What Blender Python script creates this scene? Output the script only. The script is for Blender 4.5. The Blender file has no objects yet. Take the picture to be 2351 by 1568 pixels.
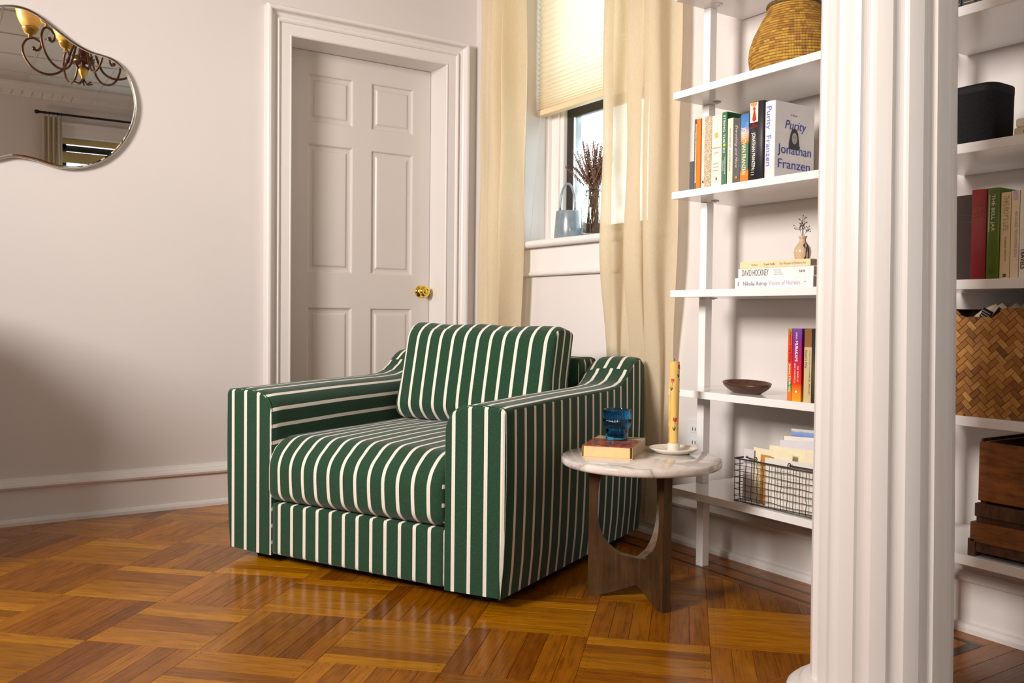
import bpy, math, random
import numpy as np
from mathutils import Vector, Matrix
R = math.radians
rng = random.Random(7)
SC = bpy.context.scene
COL = SC.collection

# ------------------------------------------------------------------ camera
HC = 0.8176
F_PX, PITCH, ROLL, TH = 2052.0, 0.0290, 0.0114, -0.5812
def _cam_axes():
    cp, sp = math.cos(PITCH), math.sin(PITCH)
    fw = np.array([0, cp, -sp]); up = np.array([0, sp, cp]); rt = np.array([1, 0, 0.])
    cr, sr = math.cos(ROLL), math.sin(ROLL)
    r = cr*rt + sr*up; u = -sr*rt + cr*up
    M = np.array([[math.cos(TH), -math.sin(TH), 0], [math.sin(TH), math.cos(TH), 0], [0, 0, 1.]])
    return M@r, M@u, M@fw
CR, CU, CF = _cam_axes()
cd = bpy.data.cameras.new('camera'); cam = bpy.data.objects.new('camera', cd); COL.objects.link(cam)
m = Matrix.Identity(4)
for i in range(3):
    m[i][0] = CR[i]; m[i][1] = CU[i]; m[i][2] = -CF[i]
m[0][3], m[1][3], m[2][3] = 0, 0, HC
cam.matrix_world = m
cd.sensor_width = 36.0; cd.lens = F_PX/2351*36.0; cd.clip_start = 0.02
SC.camera = cam

# ------------------------------------------------------------------ world, lights, exposure
w = bpy.data.worlds.new('sky'); SC.world = w; w.use_nodes = True
wn = w.node_tree.nodes; wn.clear()
bg = wn.new('ShaderNodeBackground'); wo = wn.new('ShaderNodeOutputWorld')
bg.inputs[0].default_value = (0.86, 0.93, 1.0, 1); bg.inputs[1].default_value = 6.0
w.node_tree.links.new(bg.outputs[0], wo.inputs[0])
def area(name, loc, target, sx, sy, power, col):
    l = bpy.data.lights.new(name, 'AREA'); l.shape = 'RECTANGLE'; l.size = sx; l.size_y = sy
    l.energy = power; l.color = col
    o = bpy.data.objects.new(name, l); COL.objects.link(o); o.location = loc
    d = Vector(target)-Vector(loc)
    o.rotation_euler = d.to_track_quat('-Z', 'Y').to_euler()
    return o
lo = area('softbox_light', (-1.75, 1.55, 2.02), (1.75, 2.75, 1.35), 0.9, 0.9, 63, (1.0, 0.93, 0.88)); lo.data.spread = R(100)
area('ceiling_fill_light', (-0.9, -0.7, 1.6), (0.5, 0.2, 2.95), 0.5, 0.5, 18, (1.0, 0.80, 0.62))  # added fill bounced off the ceiling, no such source in the room
vs = SC.view_settings
vs.view_transform = 'Standard'; vs.look = 'None'; vs.gamma = 1.0; vs.use_curve_mapping = False
vs.exposure = 0.0

# ------------------------------------------------------------------ material helpers
def srgb(r, g, b):
    f = lambda c: (c/255/12.92) if c/255 <= 0.04045 else ((c/255+0.055)/1.055)**2.4
    return (f(r), f(g), f(b), 1.0)
class NT:
    def __init__(s, name):
        s.m = bpy.data.materials.new(name); s.m.use_nodes = True
        s.n = s.m.node_tree.nodes; s.l = s.m.node_tree.links; s.n.clear()
        s.out = s.n.new('ShaderNodeOutputMaterial'); s.b = s.n.new('ShaderNodeBsdfPrincipled')
        s.l.new(s.b.outputs[0], s.out.inputs[0])
    def node(s, t, ins=None, **props):
        nd = s.n.new(t)
        for k, v in props.items(): setattr(nd, k, v)
        for k, v in (ins or {}).items(): s.put(nd.inputs[k], v)
        return nd
    def put(s, sock, v):
        if isinstance(v, bpy.types.NodeSocket): s.l.new(v, sock)
        else: sock.default_value = v
    def p(s, **kw):
        for k, v in kw.items(): s.put(s.b.inputs[k.replace('_', ' ')], v)
    def math(s, op, a, b=0.0, c=None):
        nd = s.n.new('ShaderNodeMath'); nd.operation = op
        s.put(nd.inputs[0], a); s.put(nd.inputs[1], b)
        if c is not None: s.put(nd.inputs[2], c)
        return nd.outputs[0]
    def mix(s, fac, a, b, mode='MIX'):
        nd = s.n.new('ShaderNodeMix'); nd.data_type = 'RGBA'; nd.blend_type = mode
        s.put(nd.inputs[0], fac); s.put(nd.inputs[6], a); s.put(nd.inputs[7], b)
        return nd.outputs[2]
    def noise(s, vec, scale, detail=3.0, rough=0.5, out=0):
        nd = s.n.new('ShaderNodeTexNoise'); nd.inputs['Scale'].default_value = scale
        nd.inputs['Detail'].default_value = detail; nd.inputs['Roughness'].default_value = rough
        if vec is not None: s.l.new(vec, nd.inputs['Vector'])
        return nd.outputs[out]
    def ramp(s, fac, stops, interp='LINEAR'):
        nd = s.n.new('ShaderNodeValToRGB'); s.put(nd.inputs[0], fac); cr = nd.color_ramp; cr.interpolation = interp
        while len(cr.elements) < len(stops): cr.elements.new(0.5)
        for e, (p, c) in zip(cr.elements, stops): e.position = p; e.color = c
        return nd.outputs[0]
    def mapping(s, vec, scale=(1, 1, 1), rot=(0, 0, 0), loc=(0, 0, 0)):
        nd = s.n.new('ShaderNodeMapping'); s.l.new(vec, nd.inputs[0])
        nd.inputs[1].default_value = loc; nd.inputs[2].default_value = rot; nd.inputs[3].default_value = scale
        return nd.outputs[0]
    def bump(s, h, strength=0.3, dist=0.001):
        nd = s.n.new('ShaderNodeBump'); nd.inputs['Strength'].default_value = strength
        nd.inputs['Distance'].default_value = dist; s.l.new(h, nd.inputs['Height'])
        s.l.new(nd.outputs[0], s.b.inputs['Normal'])
    def obj(s): return s.n.new('ShaderNodeTexCoord').outputs['Object']
    def uv(s): return s.n.new('ShaderNodeTexCoord').outputs['UV']
    def pos(s): return s.n.new('ShaderNodeNewGeometry').outputs['Position']

def plain(name, col, rough=0.5, metal=0.0, var=0.0, vscale=20, bump=0.0, bscale=200, coat=0.0, spec=0.5):
    t = NT(name)
    c = col
    if var:
        n = t.noise(t.obj(), vscale, 4, 0.6)
        d = tuple(max(0, x*(1-var)) for x in col[:3])+(1,); e = tuple(min(1, x*(1+var)) for x in col[:3])+(1,)
        c = t.ramp(n, [(0.3, d), (0.7, e)])
    t.p(Base_Color=c, Roughness=rough, Metallic=metal, Coat_Weight=coat, Specular_IOR_Level=spec)
    if bump: t.bump(t.noise(t.obj(), bscale, 3), bump, 0.001)
    return t.m
M = {}
def paint(name, col, rough, bump, bscale=60):
    t = NT(name)
    n = t.noise(t.pos(), 1.3, 3, 0.5)
    d = tuple(x*0.97 for x in col[:3])+(1,)
    t.p(Base_Color=t.ramp(n, [(0.35, d), (0.65, col)]), Roughness=rough)
    t.bump(t.noise(t.pos(), bscale, 3, 0.6), bump, 0.002)
    return t.m
M['wall'] = paint('wall_paint', (0.71, 0.660, 0.637, 1), 0.75, 0.06)
M['trim'] = paint('trim_paint', (0.79, 0.75, 0.725, 1), 0.32, 0.10, 30)
M['door'] = paint('door_paint', (0.68, 0.635, 0.605, 1), 0.38, 0.05, 40)
M['column'] = paint('column_paint', (0.86, 0.82, 0.79, 1), 0.35, 0.12, 22)
M['shelf'] = paint('shelf_lacquer', (0.88, 0.86, 0.845, 1), 0.13, 0.02, 12)
M['ceiling'] = paint('ceiling_paint', (0.62, 0.58, 0.54, 1), 0.5, 0.8, 14)
M['black_frame'] = plain('black_frame', (0.022, 0.017, 0.013, 1), 0.4)
M['iron'] = plain('dark_iron', (0.02, 0.018, 0.018, 1), 0.45, 0.6)
M['bronze'] = plain('bronze', (0.10, 0.045, 0.02, 1), 0.4, 0.7, 0.5, 60)
M['gold'] = plain('gilt', (0.42, 0.24, 0.05, 1), 0.4, 0.8, 0.4, 90)
M['brass'] = plain('brass', (0.95, 0.66, 0.10, 1), 0.10, 1.0)
M['chrome'] = plain('bevel_metal', (0.62, 0.60, 0.52, 1), 0.22, 1.0)
M['mirror'] = plain('mirror_glass', (0.93, 0.91, 0.88, 1), 0.008, 1.0)
M['black'] = plain('black_plastic', (0.008, 0.008, 0.010, 1), 0.55, spec=0.25)
M['white_plastic'] = plain('white_plastic', (0.72, 0.70, 0.72, 1), 0.35)
M['cord'] = plain('black_cord', (0.01, 0.01, 0.01, 1), 0.5)

def glass(name, col=(1, 1, 1, 1), rough=0.0, ior=1.45):
    t = NT(name); t.p(Base_Color=col, Roughness=rough, Transmission_Weight=1.0, IOR=ior); return t.m
M['glass'] = glass('clear_glass', (0.97, 0.98, 0.97, 1))
M['blue_glass'] = glass('blue_glass', (0.06, 0.45, 0.78, 1), 0.03)
# old window glass, frosted in patches
t = NT('window_glass')
t.n.remove(t.b)
tr = t.node('ShaderNodeBsdfTransparent'); tr.inputs[0].default_value = (0.93, 0.97, 0.97, 1)
df = t.node('ShaderNodeBsdfTranslucent'); df.inputs[0].default_value = (0.55, 0.58, 0.56, 1)
mx = t.node('ShaderNodeMixShader'); t.put(mx.inputs[0], t.ramp(t.noise(t.pos(), 5, 4, 0.6), [(0.35, (0.15,)*3+(1,)), (0.6, (0.6,)*3+(1,))]))
t.l.new(tr.outputs[0], mx.inputs[1]); t.l.new(df.outputs[0], mx.inputs[2]); t.l.new(mx.outputs[0], t.out.inputs[0])
M['window_glass'] = t.m

def cloth(name, col, trans, transp, weave=900, rot=0):
    t = NT(name); t.n.remove(t.b)
    v = t.pos(); n = t.noise(t.mapping(v, (60, 60, 3)), 14, 3, 0.7)
    c = t.ramp(n, [(0.3, tuple(x*0.86 for x in col[:3])+(1,)), (0.7, col)])
    d = t.node('ShaderNodeBsdfDiffuse'); t.put(d.inputs[0], c)
    tl = t.node('ShaderNodeBsdfTranslucent'); t.put(tl.inputs[0], c)
    tp = t.node('ShaderNodeBsdfTransparent'); tp.inputs[0].default_value = (1, 0.97, 0.9, 1)
    a = t.node('ShaderNodeMixShader'); a.inputs[0].default_value = trans
    t.l.new(d.outputs[0], a.inputs[1]); t.l.new(tl.outputs[0], a.inputs[2])
    b = t.node('ShaderNodeMixShader')
    fac = t.math('MULTIPLY', t.noise(t.mapping(v, (700, 700, 900)), 1.0, 1, 0.5), 2*transp)
    t.put(b.inputs[0], fac)
    t.l.new(a.outputs[0], b.inputs[1]); t.l.new(tp.outputs[0], b.inputs[2]); t.l.new(b.outputs[0], t.out.inputs[0])
    return t.m
M['curtain'] = cloth('linen_curtain', (0.89, 0.77, 0.56, 1), 0.36, 0.15)
M['curtain2'] = cloth('cream_curtain', (0.70, 0.62, 0.47, 1), 0.2, 0.02)
M['blind'] = cloth('pleated_blind', (1.0, 0.89, 0.68, 1), 0.60, 0.0)

# striped upholstery: UV.x counts stripes
t = NT('striped_canvas')
uvn = t.uv(); sx = t.node('ShaderNodeSeparateXYZ', {0: uvn})
fr = t.math('FRACT', sx.outputs[0])
d = t.math('ABSOLUTE', t.math('SUBTRACT', fr, 0.5))
wob = t.math('MULTIPLY', t.noise(t.pos(), 160, 2), 0.012)
mask = t.ramp(t.math('ADD', d, wob), [(0.108, (1, 1, 1, 1)), (0.124, (0, 0, 0, 1))])
tw = t.noise(t.mapping(uvn, (60, 900, 900), rot=(0, 0, 0.7)), 3.0, 2, 0.7)
tw2 = t.noise(t.pos(), 520, 3, 0.8)
sp = t.math('ADD', t.math('MULTIPLY', tw, 0.35), t.math('MULTIPLY', tw2, 0.65))
blot = t.noise(t.pos(), 18, 4, 0.6)
g = t.ramp(sp, [(0.36, (0.008, 0.030, 0.014, 1)), (0.5, (0.0115, 0.044, 0.0205, 1)), (0.66, (0.058, 0.125, 0.074, 1))])
g = t.mix(t.math('MULTIPLY', blot, 0.45), g, (0.012, 0.055, 0.024, 1))
wh = t.ramp(tw2, [(0.3, (0.66, 0.60, 0.51, 1)), (0.7, (0.84, 0.79, 0.71, 1))])
t.p(Base_Color=t.mix(mask, g, wh), Roughness=0.9, Sheen_Weight=0.15, Sheen_Roughness=0.5, Specular_IOR_Level=0.2)
t.bump(t.math('ADD', sp, t.math('MULTIPLY', blot, 0.6)), 0.35, 0.0012)
M['stripe'] = t.m
M['green_thread'] = plain('green_thread', (0.02, 0.08, 0.035, 1), 0.8)

# oak planks
def oak(name, src, strength=1.0):
    t = NT(name)
    if src == 'object': c0 = t.node('ShaderNodeObjectInfo').outputs['Color']
    else:
        a = t.node('ShaderNodeAttribute'); a.attribute_name = 'Col'; c0 = a.outputs['Color']
    s = t.node('ShaderNodeSeparateXYZ', {0: c0})
    off = t.math('MULTIPLY', t.math('ADD', s.outputs[0], t.math('MULTIPLY', s.outputs[1], 3.3)), 91.7)
    cb = t.node('ShaderNodeCombineXYZ', {0: off, 1: off, 2: off})
    va = t.node('ShaderNodeVectorMath', operation='ADD'); t.l.new(t.uv(), va.inputs[0]); t.l.new(cb.outputs[0], va.inputs[1])
    gv = t.mapping(va.outputs[0], (7, 150, 1))
    grain = t.noise(gv, 1.0, 5, 0.65)
    cath = t.noise(t.mapping(va.outputs[0], (14, 55, 1)), 1.0, 2, 0.5)
    k = t.ramp(t.math('ADD', t.math('MULTIPLY', grain, 0.65), t.math('MULTIPLY', cath, 0.35)),
               [(0.32, (0.52, 0.46, 0.40, 1)), (0.5, (0.92, 0.90, 0.88, 1)), (0.68, (1.18, 1.18, 1.15, 1))])
    c = t.mix(1.0, c0, k, 'MULTIPLY')
    fl = t.ramp(t.noise(t.mapping(va.outputs[0], (160, 40, 1), rot=(0, 0, 0.6)), 1.0, 2), [(0.70, (0, 0, 0, 1)), (0.76, (0.5, 0.5, 0.5, 1))])
    c = t.mix(t.math('MULTIPLY', fl, 0.25), c, (0.75, 0.42, 0.14, 1))
    # filled nail holes near the plank ends
    u = t.node('ShaderNodeSeparateXYZ', {0: t.uv()})
    ax = t.math('SUBTRACT', t.math('ABSOLUTE', u.outputs[0]), 0.136); ay = t.math('SUBTRACT', t.math('ABSOLUTE', u.outputs[1]), 0.012)
    dd = t.math('SQRT', t.math('ADD', t.math('MULTIPLY', ax, ax), t.math('MULTIPLY', ay, ay)))
    hole = t.math('LESS_THAN', dd, 0.0016)
    c = t.mix(hole, c, (0.03, 0.012, 0.004, 1))
    big = t.noise(t.pos(), 3.0, 4, 0.6)
    c = t.mix(1.0, c, t.ramp(big, [(0.3, (0.84, 0.80, 0.76, 1)), (0.7, (1.06, 1.06, 1.04, 1))]), 'MULTIPLY')
    rr = t.ramp(t.noise(t.pos(), 9.0, 4, 0.6), [(0.3, (0.17,)*3+(1,)), (0.7, (0.27,)*3+(1,))])
    t.p(Base_Color=c, Roughness=rr, Specular_IOR_Level=0.34, Specular_Tint=(1.0, 0.68, 0.25, 1))
    t.bump(t.math('ADD', grain, t.math('MULTIPLY', t.noise(t.pos(), 25, 2), 1.5)), 0.12, 0.0006)
    return t.m
M['oak_obj'] = oak('oak_plank', 'object'); M['oak_col'] = oak('oak_field', 'attr')
M['joint'] = plain('dark_joint', (0.012, 0.006, 0.003, 1), 0.8)

def wood(name, c1, c2, scale=(30, 3, 30), rough=0.4, bump=0.2, knots=False):
    t = NT(name)
    v = t.mapping(t.obj(), scale); wv = t.noise(v, 1.5, 6, 0.7); b2 = t.noise(t.obj(), 6, 4, 0.7)
    c = t.ramp(t.math('ADD', t.math('MULTIPLY', wv, 0.6), t.math('MULTIPLY', b2, 0.4)), [(0.35, c1), (0.65, c2)])
    t.p(Base_Color=c, Roughness=rough); t.bump(wv, bump, 0.001); return t.m
M['walnut'] = wood('walnut', (0.022, 0.011, 0.005, 1), (0.105, 0.050, 0.018, 1), (30, 30, 2.5), 0.34, 0.12)
M['walnut_edge'] = plain('plywood_edge', (0.13, 0.085, 0.045, 1), 0.5, 0, 0.4, 50)
M['bowl_wood'] = wood('bowl_wood', (0.035, 0.013, 0.007, 1), (0.115, 0.046, 0.022, 1), (6, 30, 60), 0.35, 0.1)
M['crate_wood'] = wood('crate_wood', (0.030, 0.010, 0.003, 1), (0.36, 0.125, 0.025, 1), (12, 6, 40), 0.5, 0.4)
M['crate_dark'] = wood('crate_dark', (0.012, 0.006, 0.003, 1), (0.14, 0.058, 0.022, 1), (30, 40, 12), 0.7, 0.5)

# marble
t = NT('marble')
o = t.pos(); wv = t.node('ShaderNodeTexWave'); wv.inputs['Scale'].default_value = 1.6; wv.inputs['Distortion'].default_value = 12
wv.inputs['Detail'].default_value = 5; wv.inputs['Detail Scale'].default_value = 2.4; t.l.new(o, wv.inputs[0])
v1 = t.ramp(wv.outputs[1], [(0.0, (0.50, 0.44, 0.40, 1)), (0.03, (0.74, 0.69, 0.64, 1)), (0.25, (0.86, 0.81, 0.765, 1))])
cl = t.ramp(t.noise(o, 9, 6, 0.7), [(0.35, (0.78, 0.74, 0.70, 1)), (0.65, (1.0, 1.0, 1.0, 1))])
t.p(Base_Color=t.mix(1.0, v1, cl, 'MULTIPLY'), Roughness=0.09, Coat_Weight=0.2)
M['marble'] = t.m

# candle wax / ceramics
t = NT('wax'); t.p(Base_Color=(0.80, 0.52, 0.15, 1), Roughness=0.45, Subsurface_Weight=0.25, Subsurface_Scale=0.01)
t.b.inputs['Subsurface Radius'].default_value = (1, 0.5, 0.2); M['wax'] = t.m
M['cream_ceramic'] = plain('cream_ceramic', (0.84, 0.77, 0.66, 1), 0.2, 0, 0.06, 30, coat=0.4)
M['grey_ceramic'] = plain('grey_ceramic', (0.20, 0.245, 0.27, 1), 0.22, 0, 0.25, 14, coat=0.4)
M['red'] = plain('red_paint', (0.52, 0.02, 0.012, 1), 0.4)
M['leaf'] = plain('leaf_paint', (0.015, 0.06, 0.02, 1), 0.4)
M['dark_dot'] = plain('dark_glaze', (0.03, 0.03, 0.035, 1), 0.3)
M['dried'] = plain('dried_stems', (0.20, 0.105, 0.045, 1), 0.8, 0, 0.4, 60)
M['dried_head'] = plain('dried_flower', (0.17, 0.085, 0.06, 1), 0.85, 0, 0.5, 90)
M['twig'] = plain('dark_twig', (0.06, 0.035, 0.025, 1), 0.8)
M['wire'] = plain('grey_wire', (0.11, 0.10, 0.095, 1), 0.4, 0.7)
# vase with poured glaze streaks
t = NT('vase_glaze'); v = t.obj()
st = t.noise(t.mapping(v, (60, 60, 9)), 1.0, 2, 0.5)
sepv = t.node('ShaderNodeSeparateXYZ', {0: v})
side = t.math('SUBTRACT', t.math('MULTIPLY', sepv.outputs[0], 14), t.math('MULTIPLY', sepv.outputs[1], 16))
f = t.math('ADD', st, t.math('MULTIPLY', side, 0.75))
t.p(Base_Color=t.ramp(f, [(0.55, (0.62, 0.44, 0.27, 1)), (0.585, (0.03, 0.03, 0.09, 1)), (0.68, (0.03, 0.025, 0.025, 1)), (0.72, (0.55, 0.40, 0.26, 1))]), Roughness=0.2, Coat_Weight=0.4)
M['vase'] = t.m
# coiled basket: UV.x around, UV.y coil count
t = NT('coil_straw'); uvn = t.uv(); s = t.node('ShaderNodeSeparateXYZ', {0: uvn})
cell = t.node('ShaderNodeTexWhiteNoise'); cell.noise_dimensions = '2D'
fx = t.math('FLOOR', t.math('MULTIPLY', s.outputs[0], 44)); fy = t.math('FLOOR', s.outputs[1])
cbn = t.node('ShaderNodeCombineXYZ', {0: fx, 1: fy}); t.l.new(cbn.outputs[0], cell.inputs['Vector'])
base = t.ramp(cell.outputs['Value'], [(0.0, (0.36, 0.16, 0.03, 1)), (0.3, (0.50, 0.25, 0.035, 1)), (0.65, (0.58, 0.32, 0.040, 1)), (1.0, (0.68, 0.41, 0.05, 1))])
groove = t.math('ABSOLUTE', t.math('SUBTRACT', t.math('FRACT', s.outputs[1]), 0.5))
base = t.mix(1.0, base, t.ramp(groove, [(0.30, (1, 1, 1, 1)), (0.48, (0.30, 0.18, 0.10, 1))]), 'MULTIPLY')
stt = t.math('ABSOLUTE', t.math('SINE', t.math('MULTIPLY', s.outputs[0], 2*math.pi*95)))
base = t.mix(1.0, base, t.ramp(stt, [(0.0, (0.35, 0.30, 0.26, 1)), (0.45, (1, 1, 1, 1))]), 'MULTIPLY')
t.p(Base_Color=base, Roughness=0.7); t.bump(stt, 0.5, 0.002); M['straw'] = t.m
M['straw_dark'] = plain('straw_rim', (0.13, 0.075, 0.025, 1), 0.8, 0, 0.5, 80)
# bamboo pieces
t = NT('bamboo'); oi = t.node('ShaderNodeObjectInfo')
rnd = oi.outputs['Random']
gr = t.noise(t.mapping(t.uv(), (4, 260, 1)), 1.0, 3, 0.7)
bc = t.ramp(rnd, [(0.0, (0.22, 0.085, 0.022, 1)), (0.25, (0.36, 0.155, 0.035, 1)), (0.6, (0.47, 0.225, 0.055, 1)), (1.0, (0.62, 0.34, 0.10, 1))])
t.p(Base_Color=t.mix(1.0, bc, t.ramp(gr, [(0.3, (0.68, 0.64, 0.6, 1)), (0.7, (1.12, 1.12, 1.1, 1))]), 'MULTIPLY'), Roughness=0.38); M['bamboo'] = t.m
M['bamboo_back'] = plain('bamboo_back', (0.06, 0.025, 0.01, 1), 0.8)
# paper
M['pages'] = plain('page_block', (0.62, 0.53, 0.40, 1), 0.85, 0, 0.1, 300)
M['pages_yellow'] = plain('yellow_pages', (0.80, 0.56, 0.27, 1), 0.85, 0, 0.06, 40, 0.2, 900)
M['pages_dim'] = plain('grey_pages', (0.40, 0.31, 0.24, 1), 0.85)
_c = {}
def colm(r, g, b, rough=0.45, var=0.05):
    k = (r, g, b, rough, var)
    if k not in _c: _c[k] = plain('print_%d_%d_%d' % (r, g, b), srgb(r, g, b), rough, 0, var, 25)
    return _c[k]
def gradient(name, stops, axis=2, lo=0.0, hi=0.2, noise=0.0, rough=0.4):
    t = NT(name); s = t.node('ShaderNodeSeparateXYZ', {0: t.obj()})
    f = t.math('DIVIDE', t.math('SUBTRACT', s.outputs[axis], lo), hi-lo)
    if noise: f = t.math('ADD', f, t.math('MULTIPLY', t.math('SUBTRACT', t.noise(t.obj(), 30, 3), 0.5), noise))
    t.p(Base_Color=t.ramp(f, stops), Roughness=rough); return t.m
def amber():
    t = NT('amber_glass'); s = t.node('ShaderNodeSeparateXYZ', {0: t.obj()})
    n = t.noise(t.obj(), 14, 4, 0.6)
    t.p(Base_Color=t.ramp(n, [(0.3, (0.70, 0.34, 0.05, 1)), (0.7, (0.90, 0.58, 0.16, 1))]), Roughness=0.35, Emission_Color=(0.9, 0.5, 0.12, 1), Emission_Strength=0.12)
    return t.m
M['amber'] = amber()

# ------------------------------------------------------------------ mesh helpers
class MB:
    def __init__(s): s.v = []; s.f = []; s.uv = []; s.mi = []; s.sm = []
    def add(s, verts, faces, uvs=None, mi=0, smooth=False):
        o = len(s.v); s.v += [tuple(p) for p in verts]
        for i, f in enumerate(faces):
            s.f.append([o+k for k in f]); s.uv.append(uvs[i] if uvs else None); s.mi.append(mi); s.sm.append(smooth)
    def box(s, x0, x1, y0, y1, z0, z1, mi=0):
        x0, x1 = min(x0, x1), max(x0, x1); y0, y1 = min(y0, y1), max(y0, y1); z0, z1 = min(z0, z1), max(z0, z1)
        v = [(x0, y0, z0), (x1, y0, z0), (x1, y1, z0), (x0, y1, z0), (x0, y0, z1), (x1, y0, z1), (x1, y1, z1), (x0, y1, z1)]
        s.add(v, [(0, 3, 2, 1), (4, 5, 6, 7), (0, 1, 5, 4), (1, 2, 6, 5), (2, 3, 7, 6), (3, 0, 4, 7)], mi=mi)
    def lathe(s, prof, n=32, c=(0, 0, 0), mi=0, cap=True, sx=1.0, sy=1.0, a0=0.0):
        vs = []; N = len(prof)
        for r, z in prof:
            for i in range(n):
                a = 2*math.pi*i/n+a0; vs.append((c[0]+r*sx*math.cos(a), c[1]+r*sy*math.sin(a), c[2]+z))
        fs = []; us = []
        for j in range(N-1):
            for i in range(n):
                k = (i+1) % n
                fs.append((j*n+i, j*n+k, (j+1)*n+k, (j+1)*n+i)); us.append([(i/n, j), ((i+1)/n, j), ((i+1)/n, j+1), (i/n, j+1)])
        s.add(vs, fs, us, mi, True)
        if cap:
            o = len(s.v)-len(vs)
            for base, rev in ((0, True), ((N-1)*n, False)):
                if prof[0 if rev else -1][0] > 1e-5:
                    ring = [o+base+i for i in range(n)]
                    s.f.append(ring[::-1] if rev else ring); s.uv.append(None); s.mi.append(mi); s.sm.append(False)
    def tube(s, pts, r, n=8, mi=0, closed=False, cap=True):
        P = [Vector(p) for p in pts]; N = len(P); vs = []
        rr = r if isinstance(r, (list, tuple)) else [r]*N
        t0 = (P[1]-P[0]).normalized(); nrm = t0.orthogonal().normalized()
        for i in range(N):
            if closed: tg = (P[(i+1) % N]-P[i-1]).normalized()
            else: tg = (P[min(i+1, N-1)]-P[max(i-1, 0)]).normalized()
            nrm = (nrm-tg*nrm.dot(tg))
            nrm = nrm.normalized() if nrm.length > 1e-6 else tg.orthogonal().normalized()
            b = tg.cross(nrm)
            for k in range(n):
                a = 2*math.pi*k/n; vs.append(P[i]+(nrm*math.cos(a)+b*math.sin(a))*rr[i])
        fs = []
        for i in range(N if closed else N-1):
            j = (i+1) % N
            for k in range(n):
                l = (k+1) % n; fs.append((i*n+k, i*n+l, j*n+l, j*n+k))
        s.add(vs, fs, None, mi, True)
        if cap and not closed:
            o = len(s.v)-len(vs)
            s.f.append([o+k for k in range(n)][::-1]); s.uv.append(None); s.mi.append(mi); s.sm.append(False)
            s.f.append([o+(N-1)*n+k for k in range(n)]); s.uv.append(None); s.mi.append(mi); s.sm.append(False)
    def prism(s, pts, axis, a, b, mi=0, smooth=False):
        # polygon in the two other axes, extruded along axis from a to b
        def mk(p, q):
            return {0: (q, p[0], p[1]), 1: (p[0], q, p[1]), 2: (p[0], p[1], q)}[axis]
        n = len(pts); vs = [mk(p, a) for p in pts]+[mk(p, b) for p in pts]
        fs = [(i, (i+1) % n, n+(i+1) % n, n+i) for i in range(n)]
        s.add(vs, fs, None, mi, smooth); o = len(s.v)-2*n
        s.f += [[o+i for i in range(n)][::-1], [o+n+i for i in range(n)]]; s.uv += [None]*2; s.mi += [mi]*2; s.sm += [False]*2
    def grid(s, P, mi=0, smooth=True, uvs=None, closed_i=False):
        ni = len(P); nj = len(P[0]); vs = [p for row in P for p in row]; fs = []; us = []
        for i in range(ni if closed_i else ni-1):
            k = (i+1) % ni
            for j in range(nj-1):
                fs.append((i*nj+j, i*nj+j+1, k*nj+j+1, k*nj+j))
                if uvs: us.append([uvs[i][j], uvs[i][j+1], uvs[k][j+1], uvs[k][j]])
        s.add(vs, fs, us if uvs else None, mi, smooth)
    def mesh(s, name, mats):
        me = bpy.data.meshes.new(name); me.from_pydata(s.v, [], s.f)
        for m_ in mats: me.materials.append(m_)
        uvl = me.uv_layers.new(name='UVMap')
        li = 0
        for pi, f in enumerate(s.f):
            u = s.uv[pi]
            if u:
                for k in range(len(f)): uvl.data[li+k].uv = u[k]
            li += len(f)
        me.polygons.foreach_set('material_index', s.mi)
        me.polygons.foreach_set('use_smooth', s.sm)
        me.update(); return me
def link(name, me, parent=None, bevel=0.0, seg=2, matrix=None, fix=False):
    o = bpy.data.objects.new(name, me); COL.objects.link(o)
    if parent: o.parent = parent
    if matrix is not None: o.matrix_local = matrix
    if bevel:
        b = o.modifiers.new('bevel', 'BEVEL'); b.width = bevel; b.segments = seg; b.limit_method = 'ANGLE'; b.angle_limit = R(40)
        b.harden_normals = False
    return o
def build(name, mb, mats, parent=None, bevel=0.0, seg=2, matrix=None):
    if not isinstance(mats, (list, tuple)): mats = [mats]
    me = mb.mesh(name, mats)
    import bmesh
    bm = bmesh.new(); bm.from_mesh(me); bmesh.ops.recalc_face_normals(bm, faces=bm.faces); bm.to_mesh(me); bm.free()
    return link(name, me, parent, bevel, seg, matrix)
def boxo(name, dims, mat, parent=None, bevel=0.0, seg=2):
    b = MB(); b.box(*dims); return build(name, b, mat, parent, bevel, seg)
def thing(name, label, cat, loc=(0, 0, 0), rz=0.0, group=None, rot=None):
    o = bpy.data.objects.new(name, None); COL.objects.link(o); o.location = loc
    o.rotation_euler = rot if rot else (0, 0, rz); o.empty_display_size = 0.05
    o['label'] = label; o['category'] = cat
    if group: o['group'] = group
    return o
def tag(o, label, cat, group=None):
    o['label'] = label; o['category'] = cat
    if group: o['group'] = group
    return o
def struct(o, label=None):
    o['kind'] = 'structure'
    if label: o['label'] = label
    return o
def lab(o, s): o['label'] = s; return o

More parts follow.
